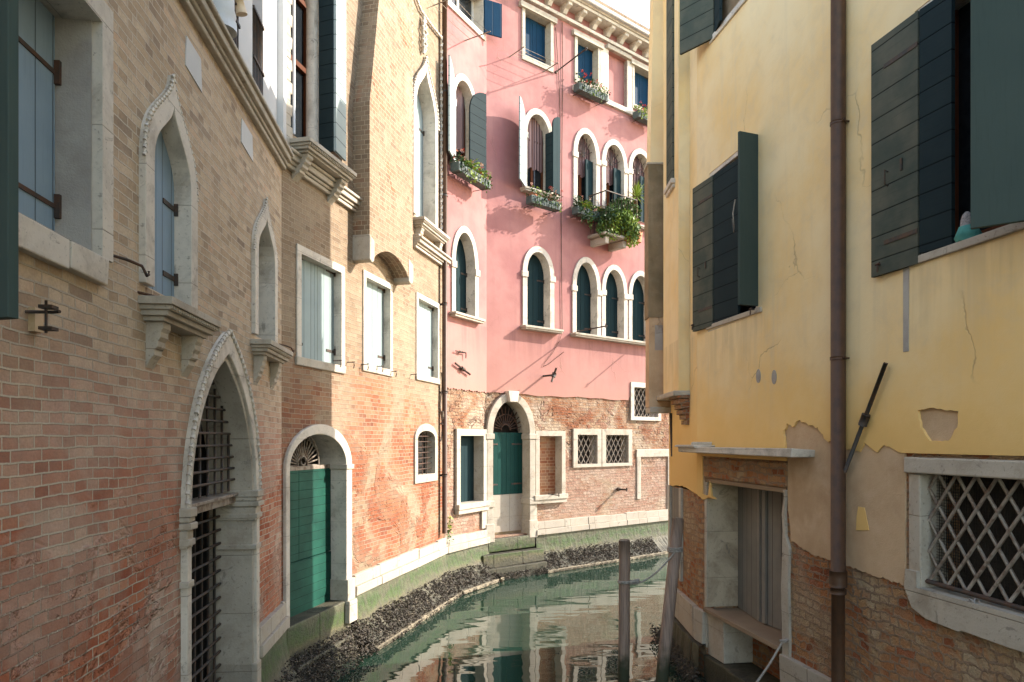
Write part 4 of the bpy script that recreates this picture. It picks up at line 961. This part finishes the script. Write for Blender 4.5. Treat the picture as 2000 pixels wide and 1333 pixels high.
# window 2 (middle)
y2 = ywin(1386, 1489, (1440, 618), (1440, 290), fr=.10, depth=.20, proj=.02, bottom=.001, bev=.004)
I = y2
mb = MB(RN); mb.box(I['u0'], I['u1'], -.55, -.50, I['zb'], I['zt']+.1); mb.build('backing', 'dark', I['o'])
mb = MB(RN, ['brown', 'glass']); mb.box(I['u0'], I['u1'], -.27, -.26, I['zb'], I['zt'], 1); mb.box(I['u0'], I['u0']+.07, -.26, -.2, I['zb'], I['zt']); mb.box(I['u1']-.07, I['u1'], -.26, -.2, I['zb'], I['zt']); mb.build('pane', None, I['o'])
sill(YH, RN, I['u0']-.12, I['u1']+.14, I['zb'], .05, .10, 'stone2')
leaf2(I['o'], RN, (1394, .03), (1355, .07), I['zb']-.03, I['zt']-.02, ['wdarkh', 'iron'], hardware=True, label='shutter leaf opened back against the wall')
leaf2(I['o'], RN, (1396, .025), (1444, -.02), I['zb']+.01, I['zt']-.02, ['wblack', 'iron'], hardware=False)
leaf2(I['o'], RN, (1479, .03), (1443, .27), I['zb']+.02, I['zt']+.04, ['wflat', 'iron'], label='shutter leaf standing straight out from the wall')
mb = MB(RN); u = RN.u(1441, .27)-.02; mb.tube([(u, .29, I['zb']+1.15), (u+.01, .32, I['zb']+1.0), (u, .30, I['zb']+.8), (u-.02, .31, I['zb']+.95)], .008, 0, 5); mb.build('tie_cord', 'rope', I['o'])
# window 3 (near)
y3 = ywin(1783, 2300, (1795, 503), (1800, 5), fr=.10, depth=.22, proj=.02, bottom=.001, bev=.004)
I = y3
leaf2(I['o'], RN, (1796, .035), (1705, .06), I['zb']-.06, I['zt']+.02, ['wdarkh', 'iron'], hardware=True, label='near shutter leaf opened back against the wall, with latch')
leaf2(I['o'], RN, (1799, .03), (1862, -.0), I['zb']+.01, I['zt']+.02, ['wblack', 'iron'], hardware=False)
sw, L_ = .44, .62
leaf(I['o'], RN, RN.u(1903, sw)+.44, .03, 137, .62, RN.z(1903, 447, .44), I['zt']+.25, ['wflat', 'iron'], label='smooth green leaf cut by the right edge of the photo')
mb = MB(RN); mb.box(I['u0']+.0, I['u1'], -.75, -.7, I['zb']-.1, I['zt']+.1); mb.build('backing', 'dark', I['o'])
mb = MB(RN, ['brown', 'glass']); a_ = I['u0']; mb.box(a_, a_+.10, -.26, -.16, I['zb'], I['zt']); mb.box(a_+.10, I['u1'], -.23, -.22, I['zb']+.1, I['zt'], 1); mb.box(a_+.1, I['u1'], -.25, -.18, I['zb'], I['zb']+.10); mb.box(a_+.55, a_+.65, -.25, -.18, I['zb']+.1, I['zt']); mb.build('pane', None, I['o'])
sill(YH, RN, I['u0']-.11, I['u1']+.14, I['zb'], .05, .11, 'stone2')
cu_, cz_ = RN.u(1886), I['zb']
o = empty('cloth_bundle', RN.to(cu_, -.03, cz_), 'teal cloth bundle with grey netted tip on the nearest yellow wall window sill', 'cloth')
mb = MB(RN); mb.lathe(cu_, -.02, [(.075, cz_), (.085, cz_+.03), (.07, cz_+.07), (.05, cz_+.10), (.04, cz_+.11)], n=12)
for i in range(len(mb.v)): mb.v[i] = mb.v[i]+Vector([random.uniform(-.008, .008) for _ in range(3)])
mb.build('cloth', 'teal', o)
mb = MB(RN); mb.lathe(cu_-.01, -.02, [(.042, cz_+.10), (.04, cz_+.15), (.028, cz_+.19), (.01, cz_+.21)], n=12); mb.build('netting', 'knit', o)
# window 1 (upper far)
y1 = ywin(1393, 1476, (1428, 36), (1428, -370), fr=.09, depth=.2, proj=.02, bottom=.001)
I = y1
mb = MB(RN); mb.box(I['u0'], I['u1'], -.30, -.25, I['zb'], I['zt']); mb.build('pane', 'glass', I['o'])
sill(YH, RN, I['u0']-.1, I['u1']+.14, I['zb']+.02, .05, .13, 'stone')
leaf(I['o'], RN, I['u0']-.0, .03, 150, .50, I['zb']-.03, I['zt']-.02, ['wdarkh', 'iron']); leaf(I['o'], RN, I['u0']+.02, .02, 15, .3, I['zb'], I['zt']-.02, ['wblack', 'iron'])
for px, py in ((1366, 636), (1382, 70), (1482, 605), (1735, 518)): hook(YH, RN, px, py, .10, .06)
# barred window (near, low)
gu0, gu1 = RN.u(1776), RN.u(1776)+2.4
gzt, gzb = 3.17, 2.03
ho = rect(gu0+.05, gu1-.05, gzb-.02, gzt-.05); cut(RN, ho)
gi0, gi1 = gu0+.135, gu1-.13; gib, git = 2.19, 3.05
o = window  # (name reuse avoided below)
mb = MB(RN); mb.jbox(gi0-.135, gi0, -.22, .02, gib-.02, git, j=.01); fr_ = mb.build('barred_window', 'stone2', YH, bevel=.012)
mb = MB(RN); mb.jbox(gi1, gi1+.13, -.22, .02, gib-.02, git, j=.01); mb.build('jamb', 'stone2', fr_, bevel=.012)
mb = MB(RN); mb.jbox(gu0-.01, gu1, -.22, .045, git, gzt, j=.006); mb.build('lintel', 'stone2', fr_, bevel=.012)
cp = [(gi0-.12, gib+.12), (gi0-.13, gib-.02), (gi0-.05, gib-.16), (gi0+.10, gib-.21), (gi0+.40, gib-.225), (gi0+.42, gib-.21), (gi0+.8, gib-.22), (gi0+1.3, gib-.21), (gi1+.1, gib-.21), (gi1+.1, gib), (gi0, gib), (gi0, gib+.12)]
mb = MB(RN); mb.prism([(a, b) for a, b in cp][::-1], -.22, .05); mb.build('sill', 'stone2', fr_, bevel=.015)
mb = MB(RN); lattice(mb, gi0, gi1, gib+.03, git, -.06, .175, .235, .0125); mb.build('lattice_grille', 'irong', fr_)
mb = MB(RN); mb.tube([(gi0+.01, -.03, gib+.05), (gi1, -.03, gib+.0)], .018, 0, 4); mb.build('iron_bar', 'rust', fr_)
mb = MB(RN); u = gi0+.03
k = 0
while u < gi1: mb.box(u, u+.003, -.123, -.12, gib, git); u += .022
z = gib
while z < git: mb.box(gi0, gi1, -.1235, -.1205, z, z+.003); z += .022
mb.build('wire_mesh', 'mesh', fr_)
mb = MB(RN); mb.box(gi0-.1, gi1+.1, -.42, -.40, gib-.1, git+.1); mb.build('backing', 'mesh', fr_)
mb = MB(RN); u, z = rn(1905, 1180); mb.tube([(u+.035*math.cos(a*.7), .02+.03*math.sin(a*.9), z+.04*math.sin(a*.7)) for a in range(20)], .004, 0, 5); mb.build('wire_tie', 'knit', fr_)
# water door
d0, d1 = RN.u(1382), RN.u(1530); dz0, dz1 = 1.21, 2.80
ho = rect(d0, d1, .35, dz1); cut(RN, ho)
mb = MB(RN, ['oldrev', 'stone2']); mb.box(d0-.008, d0+.003, -.60, .0, dz0, dz1+.02, 0); dr = mb.build('water_doorway', None, YH)
mb = MB(RN); mb.box(d0-.07, d0, -.05, .012, .7, dz1-.02); mb.build('door_post', 'stone2', dr, bevel=.006)
ptsL = [(d1+.0, .6), (d1+.02, 1.2), (d1-.0, 1.8), (d1+.02, 2.2), (d1+.03, 2.4), (d1+.01, 2.55), (d1+.05, 2.72), (d1+.03, 2.8)]; ptsR = [(d1+.14, .6), (d1+.15, 1.3), (d1+.13, 1.9), (d1+.15, 2.22), (d1+.08, 2.35), (d1+.07, 2.55), (d1+.09, 2.8)]
mb = MB(RN); mb.prism((ptsL+ptsR[::-1])[::-1], -.3, .03); mb.build('door_post', 'stone2', dr, bevel=.008)
mb = MB(RN); mb.jbox(d0-.09, d1+.09, -.30, .03, dz1+.02, 3.07, j=.012); mb.build('lintel', 'brick_right', dr, bevel=.02)
mb = MB(RN); mb.jbox(d0-.05, d1+.08, -.5, .02, dz1-.035, dz1+.015, j=.008); mb.build('lintel_board', 'wplank', dr, bevel=.006)
mb = MB(RN); sL, sR = RN.u(1376, .2), RN.u(1556, .2); zs_ = RN.z(1450, 885, .2)
mb.jbox(d0-.30, sR, -.02, .26, zs_-.02, zs_+.05, j=.012); mb.jbox(d0-.32, d0+.25, .02, .30, zs_+.045, zs_+.075, j=.012); mb.jbox(d0+.12, d0+.17, .0, .28, zs_+.07, zs_+.11, j=.01); mb.build('stone_canopy', 'stone', dr, bevel=.02)
mb = MB(RN); mb.jbox(d0+.0, d1+.01, -.55, .03, dz0-.06, dz0-.02, j=.004); mb.jbox(d0-.01, d1+.01, -.02, .06, dz0-.05, dz0+.0, j=.004); mb.build('sill_board', 'wplank', dr, bevel=.006)
um = d0+(d1-d0)*.45
mb = MB(RN, ['wold']); mb.xf = lambda x, y, z: (d0+.02+x*math.cos(.16), -.40+x*math.sin(.16)+y, z); mb.box(0, um-d0-.04, -.04, 0, dz0-.01, dz1); mb.build('old_shutter', None, dr)
mb = MB(RN, ['wold']); mb.xf = lambda x, y, z: (um+.04+x*math.cos(-.10), -.30+x*math.sin(-.10)+y, z); mb.box(0, d1-um-.0, -.04, 0, dz0-.01, dz1-.03); mb.box(0, .07, 0, .03, dz0, dz1-.05); mb.build('old_shutter', None, dr)
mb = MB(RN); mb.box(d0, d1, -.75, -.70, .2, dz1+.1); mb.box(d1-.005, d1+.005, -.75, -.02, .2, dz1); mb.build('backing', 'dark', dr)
mb = MB(RN); mb.jbox(d0-.02, d0+.42, -.45, -.004, .62, dz0-.065, j=.006); mb.build('stone_block', 'stone2', dr, bevel=.012)
mb = MB(RN); mb.sheet(rect(d0, d1, .2, dz0-.07), w=-.38); mb.build('recessed_brick', 'brick_right', dr)
# sheets: brick, beige render, yellow plaster
P = lambda *q: [rn(x, y) for x, y in q]
hs = HOLES[id(RN)]; U1 = RN.L; TOP = 10.35; TOPN = 10.7
mb = MB(RN); low = [h for h in hs if h[0][1] < 3.3]; mb.sheet([(0, .30), (0, 3.35), (U1, 3.35), (U1, .30)], low, 0)
for h in low: mb.strip(h, 0, -.4)
mb.build('brick_wall', 'brick_right', YH)
def wob(pts, amp=.02, n=5):
    out = []
    for (a, b), (c, d) in zip(pts, pts[1:]):
        L = math.hypot(c-a, d-b); m_ = max(int(L/.03), 1)
        for i in range(m_): t = i/m_; out.append((a+(c-a)*t+random.uniform(-amp, amp)*(i > 0), b+(d-b)*t+random.uniform(-amp, amp)*(i > 0)))
    return out+[pts[-1]]
# beige render around the door top, pipe and grille
gl = gu0-.03
rb = wob([(d1+.15, 2.42), (d1+.16, 2.30), (d1+.5, 2.22), (d1+1.0, 2.20), (gl-.4, 2.19), (gl, 2.17)], .012)
rt = [(gl, 3.32), (d1+.10, 3.32)]
loop = rb+rt+[(d1+.10, 2.8), (d1+.11, 2.6)]
mb = MB(RN); mb.sheet(loop[::-1], (), .014); mb.strip(loop, .014, -.01); mb.build('render_coat', 'render', YH)
loop = wob([(0.0, 2.62), (.18, 2.62), (d0-.075, 2.60)], .02)+[(d0-.075, 3.32), (0, 3.32)]
mb = MB(RN); mb.sheet(loop[::-1], (), .014); mb.strip(loop, .014, -.01); mb.build('render_coat', 'render', YH)
# yellow coat with its ragged lower edge
left = [(-.0, 2.58), (.12, 2.56), (.20, 2.57)]
lowedge = wob([(0, 2.60), (.16, 2.55), (.30, 2.58), (.36, 2.80), (.40, 2.62), (.52, 2.58)], .008)+[(d0-.095, 2.62), (d0-.095, 3.10), (d1+.09, 3.09)]
lowedge += wob([(d1+.09, 3.16), (d1+.04, 3.36), (d1+.1, 3.47), (d1+.2, 3.43), (d1+.3, 3.49), (d1+.5, 3.44), (d1+.62, 3.42), (d1+.75, 3.30), (d1+.95, 3.26)], .014)
x0 = RN.u(1655); lowedge += wob([(x0, 3.22), (x0+.2, 3.20), (x0+.26, 3.28), (x0+.42, 3.20), (x0+.5, 3.26), (gl-.02, 3.20)], .010)+[(gu1+.02, 3.20), (gu1+.02, 2.9), (U1, 2.9)]
lowedge = [q for i, q in enumerate(lowedge) if i == 0 or math.hypot(q[0]-lowedge[i-1][0], q[1]-lowedge[i-1][1]) > .004]

hs_y = [h for h in hs if h[0][1] > 3.3]
pa = wob([*P((1798, 803), (1822, 797), (1878, 804), (1876, 835), (1858, 862), (1822, 862), (1803, 835), (1798, 803))], .006)[:-1]
ov = [[(lambda c, q: (c[0]+.045*math.cos(q), c[1]+.075*math.sin(q)))(rn(cx, cy), 2*math.pi*i/14) for i in range(14)] for cx, cy in ((1486, 735), (1517, 737))]
mb = MB(RN); mb.sheet([(0, TOPN)]+lowedge+[(U1, TOPN)], hs_y+[pa], .026); mb.strip(lowedge, .026, .0, False); mb.strip(pa, .026, .0)
for h in hs_y: mb.strip(h, .026, -.55)
mb.build('yellow_plaster', 'yellow', YH)
mb = MB(RN); mb.sheet([(0, 3.2), (0, TOP), (U1, TOP), (U1, 3.2)], hs_y, .004); mb.build('undercoat', 'render', YH)
for l_ in ov: mb = MB(RN); mb.prism(l_, .02, .032); mb.build('plaster_patch', 'reveal', YH)
l_ = P((1680, 990), (1692, 992), (1701, 1036), (1676, 1036), (1677, 1010)); mb = MB(RN); mb.prism(l_, .01, .02); mb.build('yellow_flake', 'yellow', YH)
a_, b_ = rn(1771, 520), rn(1783, 686); mb = MB(RN); mb.prism([(a_[0], b_[1]), (a_[0], a_[1]), (a_[0]+.06, a_[1]), (a_[0]+.055, b_[1])], .02, .032); mb.build('filled_chase', 'reveal', YH)
anchor(YH, RN, (1662, 922), (1743, 710), .06, .022)
mb = MB(RN); pu = RN.u(1637, .09)
mb.tube([(pu, .09, 2.12), (pu, .09, 10.4)], .062, 0, 16); mb.tube([(pu, .09, .2), (pu, .09, 2.06)], .056, 0, 16)
mb.tube([(pu, .09, 2.02), (pu, .09, 2.05), (pu, .09, 2.10), (pu, .09, 2.16)], .074, 0, 16); mb.tube([(pu, .09, 1.96), (pu, .09, 2.0)], .068, 0, 16)
dp = mb.build('downpipe', 'pipe', YH, label='brown downpipe on the yellow wall')
for z in (4.0, 6.05, 8.4):
    mb = MB(RN); mb.tube([(pu, .09, z), (pu, .09, z+.025)], .068, 0, 16); mb.tube([(pu+.06, .09, z+.012), (pu+.095, .09, z+.012)], .01, 0, 6); mb.tube([(pu+.06, .08, z+.01), (pu+.06, -.01, z+.01)], .008, 0, 6); mb.build('pipe_clamp', 'pipe', dp)
# far part R2: recessed wall, corbelled box, chimney shaft
mb = MB(R2); mb.sheet([(0, .3), (0, 2.62), (R2.L, 2.62), (R2.L, .3)], (), 0); mb.build('brick_wall', 'brick_right', YH)
le = wob([(0, 2.60), (R2.L*.5, 2.66), (R2.L, 2.60)], .01); mb = MB(R2); mb.sheet(([(0, TOP)]+le+[(R2.L, TOP)]), (), .02); mb.strip(le, .02, -.01, False); mb.build('yellow_plaster', 'yellow', YH)
# corbelled box
bxz = RN.z(1345, 768); e0 = R2.u(1352, .0)
w_ = .17
b1 = R2.L-.42; b0 = b1-1.0
bl = MB(R2); wh = rect(b0+.35, b0+.75, 6.9, 9.9)
bl.sheet(rect(b0, b1, bxz, TOP), [wh], w_); bl.strip(wh, w_, w_-.2); 
i0 = [bl.P(b1, w_, bxz), bl.P(b1, -.0, bxz), bl.P(b1, 0, TOP), bl.P(b1, w_, TOP)]; bl.F(i0); i0 = [bl.P(b0, w_, bxz), bl.P(b0, 0, bxz), bl.P(b0, 0, TOP), bl.P(b0, w_, TOP)]; bl.F(i0); i0 = [bl.P(b0, 0, bxz), bl.P(b1, 0, bxz), bl.P(b1, w_, bxz), bl.P(b0, w_, bxz)]; bl.F(i0)
box = bl.build('corbelled_bay', 'yellow', YH)
mb = MB(R2); mb.box(b0+.36, b0+.74, w_-.03, w_+.03, 6.92, 9.9); mb.build('shutter', 'wdarkh', box); sill(box, R2, b0+.3, b0+.8, 6.9, w_+.06, .12, 'stone')
for k in range(6):
    mb = MB(R2); q = .19-.028*k; mb.jbox(b1-.5+.03*k, b1+.015-.006*k, -.03, q, bxz-.07*(k+1)+.004, bxz-.07*k, j=.006); mb.build('brick_corbel', 'brick_right', box, bevel=.006)
mb = MB(R2); mb.jbox(-.1, b1+.02, -.0, .24, bxz-.03, bxz+.04); mb.build('cornice_brick', 'stone2', box, bevel=.015)
# chimney shaft at the far end, facing the bridge
c0, c1 = -.55, .12
q0 = R2.p(1266, 500)  # (only a check of depth)
cw = None
Yc = 10.85
xa, xb = (1266-HX)/F*Yc, 2.50
def face(mb, x0, x1, y0, y1, z0, z1, m=0, x0t=None):
    x0t = x0 if x0t is None else x0t
    a = [mb.P(x0, y0, z0), mb.P(x1, y0, z0), mb.P(x1, y1, z0), mb.P(x0, y1, z0)]; b = [mb.P(x0t, y0, z1), mb.P(x1, y0, z1), mb.P(x1, y1, z1), mb.P(x0t, y1, z1)]
    mb.F(a); mb.F(b); [mb.F([a[i], a[(i+1) % 4], b[(i+1) % 4], b[i]]) for i in range(4)]
zA = EYE+(860-318)/F*Yc; zB = EYE+(860-620)/F*Yc; zC = EYE+(860-795)/F*Yc
mb = MB(); face(mb, xa+.03, xb, Yc, Yc+.3, zA, 10.5, x0t=xa+.09); ck = mb.build('chimney_shaft', 'yellow', YH)
mb = MB(); face(mb, xa-.02, xb, Yc-.02, Yc+.32, zA-.03, zA); mb.build('chimney_ledge', 'stone2', ck, bevel=.01)
mb = MB(); face(mb, xa+.0, xb, Yc-.01, Yc+.31, zB, zA-.031); mb.build('cement_panel', 'cement', ck)
mb = MB(); face(mb, xa+.015, xb, Yc-.0, Yc+.3, zC, zB-.002); mb.build('lower_panel', 'render', ck)
mb = MB(); mb.box(xa+.02, xb, Yc-.03, Yc+.32, zC-.09, zC-.002); mb.build('base_slab', 'stone2', ck, bevel=.012)
mb = MB(); mb.box(xa+.10, xa+.22, Yc-.006, Yc+.01, zB-.5, zB-.12); mb.build('meter_plate', 'reveal', ck)
mb = MB(); mb.tube([((1325-HX)/F*10, 10, 7.0), ((1313-HX)/F*10.2, 10.2, EYE+(860-505)/F*10.2)], .018, 0, 6); mb.build('iron_rod', 'rust', YH)
mb = MB(); mb.tube([((1311-HX)/F*10.75, 10.75, zC-.1), ((1314-HX)/F*10.75, 10.75, zC-.75)], .03, 0, 6); mb.build('drain_stub', 'iron', YH)
# doorway at the far end of the lower wall
mb = MB(R2); mb.jbox(.02, .12, -.02, .04, 1.3, 2.62); mb.jbox(.75, .85, -.02, .04, 1.3, 2.62); mb.build('stone_jamb', 'stone2', YH, bevel=.01)
mb = MB(R2); mb.box(.12, .75, -.02, .006, 1.3, 2.60); mb.build('old_door', 'wold', YH)
# mass behind the facade
mb = MB(FREE); e = RN.to(RN.L, 0, 0); q = [R2.to(-.02, -.04, TOP), RN.to(0, -.02, TOP), Vector((e.x, e.y, TOP)), Vector((e.x+9, e.y, TOP)), Vector((11.5, 11.2, TOP))]
pp = [mb.P(*v) for v in q]; qq = [mb.P(v.x, v.y, -.5) for v in q]; mb.F(pp)
for i in (2, 3, 4): j = (i+1) % 5; mb.F([pp[i], pp[j], qq[j], qq[i]])
mb.build('roof', 'roof', YH)
mb = MB(RN); mb.box(.0, U1, -5, -.02, TOP+.002, TOPN); mb.build('added_shade_storey', 'yellow', YH)  # unseen block added above the roof to cast shade on the loggia opposite
mb = MB(RN); mb.box(-.05, U1, -.1, .3, TOPN, TOPN+.12); mb.build('eaves', 'wplank', YH)
# base of the right bank
def rbase(W, u0, u1, zt=.72):
    mb = MB(W); x = u0; r = random.Random(5)
    while x < u1-.05:
        l = min(r.uniform(.6, 1.0), u1-x); mb.jbox(x+.004, x+l-.004, -.05, .06, zt+.02, zt+.42+r.uniform(-.01, .01), j=.006); x += l
    mb.build('stone_plinth', 'plinth', YH, bevel=.01)
    mb = MB(W); N = int((u1-u0)/.08); pr = [(-.03, zt+.01), (.10, zt), (.12, .5), (.14, .4), (.22, .3), (.26, -.4)]; rows = []
    for i in range(N+1): rows.append([mb.P(u0+(u1-u0)*i/N, w+random.uniform(-.012, .012), z) for w, z in pr])
    for i in range(N):
        for k in range(len(pr)-1): mb.F([rows[i][k], rows[i+1][k], rows[i+1][k+1], rows[i][k+1]])
    mb.build('algae_foundation', 'algae', YH)
rbase(R2, -.1, R2.L+.02); rbase(RN, 0, d0-.02); rbase(RN, d1+.02, U1)
mb = MB(RN); mb.jbox(d0-.02, d1+.02, -.5, .05, -.3, .62); mb.build('threshold', 'algae', dr, bevel=.02)
for _ in range(900):
    u = random.uniform(0, R2.L+1); MUS.append(R2.to(u, .12+random.uniform(0, .2), random.uniform(.28, .5)))
# ================================================================== canal, poles, ropes, mussels
def grid_plane(name, z, m, kind='structure', s=60):
    mb = MB(); mb.F([mb.P(-s, -s, z), mb.P(s, -s, z), mb.P(s, s, z), mb.P(-s, s, z)]); o = mb.build(name, m); tag(o, kind=kind); return o
grid_plane('water', WATER, 'water'); 
def pole(top, bot, r, label):
    t, b = Vector(top), Vector(bot); d = (b-t).normalized(); b2 = b+d*1.6; n = 14; o = empty('mooring_pole', (b.x, b.y, b.z), label, 'mooring pole', 'mooring poles')
    mb = MB(); mb.tube([t+(b2-t)*i/n+Vector((random.uniform(-.004, .004), random.uniform(-.004, .004), 0)) for i in range(n+1)], r, 0, 14, r2=r*1.08); mb.build('shaft', 'pole', o)
    mb = MB(); mb.tube([t+d*.0, t-d*.012], r*.98, 0, 14, r2=r*.8); mb.build('top_cap', 'irong', o); return o
def at(px, py, Y): return Vector(((px-HX)/F*Y, Y, EYE+(HY-py)/F*Y))
p1t = at(1220, 1056, 8.6); pole(p1t, (at(1218, 1300, 8.6).x, 8.6, WATER), .066, 'upright brown mooring pole standing alone in the water')
p2t = at(1325, 1014, 9.0); p2b = Vector((at(1291, 1290, 8.6).x, 8.6, WATER)); pole(p2t, p2b, .072, 'leaning brown mooring pole against the yellow house foot')
a = at(1210, 1136, 8.6); b = at(1318, 1072, 8.95)
mb = MB(); pts = []
for i in range(25):
    t = i/24; q = a.lerp(b, t); q.z -= .16*4*t*(1-t)*(1-.2*t); q.y -= .09; pts.append(q)
mb.tube(pts, .011, 0, 7)
def coil(mb, c, r, turns=2, h=.03, rr=.011):
    mb.tube([(c.x+r*math.cos(k*.6), c.y+r*math.sin(k*.6), c.z+h*k/(turns*10.5)) for k in range(int(turns*10.5)+1)], rr, 0, 6)
coil(mb, Vector((p1t.x, p1t.y, a.z-.02)), .078); coil(mb, p2t.lerp(p2b, .20), .088, 3, .06); 
mb.tube([a+Vector((.12, -.08, -.0)), a+Vector((.17, -.10, .02)), a+Vector((.22, -.09, .03))], .024, 0, 7)
tag(mb.build('mooring_rope', 'rope'), 'grey rope slung between the upright and the leaning mooring poles', 'rope')
mb = MB(); a = RN.to(*[(lambda q: (q[0], .06, q[1]))(rn(1541, 1250))][0]); b = at(1470, 1345, 6.6); b2 = at(1450, 1420, 6.2)
mb.tube([a, a.lerp(b, .5)+Vector((0, 0, -.02)), b, b2], .011, 0, 7); mb.tube([a+Vector((-.05, -.03, 0)), a+Vector((.04, -.03, .01))], .014, 0, 6); mb.tube([a+Vector((0.03, .03, 0)), a+Vector((0, -.04, .0))], .02, 0, 7)
tag(mb.build('tied_rope', 'rope'), 'grey rope tied to the post of the water doorway, bottom right', 'rope')
mb = MB(mats=['crust'])
for c in MUS:
    s = random.uniform(.010, .027); a = random.uniform(0, 6.28); d = Vector((math.cos(a), math.sin(a), random.uniform(-.6, .9))).normalized(); e = d.cross(Vector((random.uniform(-1, 1), random.uniform(-1, 1), .5))).normalized(); f = d.cross(e)
    p = [c+d*s*1.5, c-d*s, c+e*s*.6, c-e*s*.6, c+f*s*.4, c-f*s*.4]; i = [mb.P(*x) for x in p]
    for x in (0, 1):
        for y, z in ((2, 4), (4, 3), (3, 5), (5, 2)): mb.F([i[x], i[y], i[z]])
tag(mb.build('mussel_crust'), 'dark crust of mussels and oysters along the waterline ledges', 'mussels', kind='stuff')
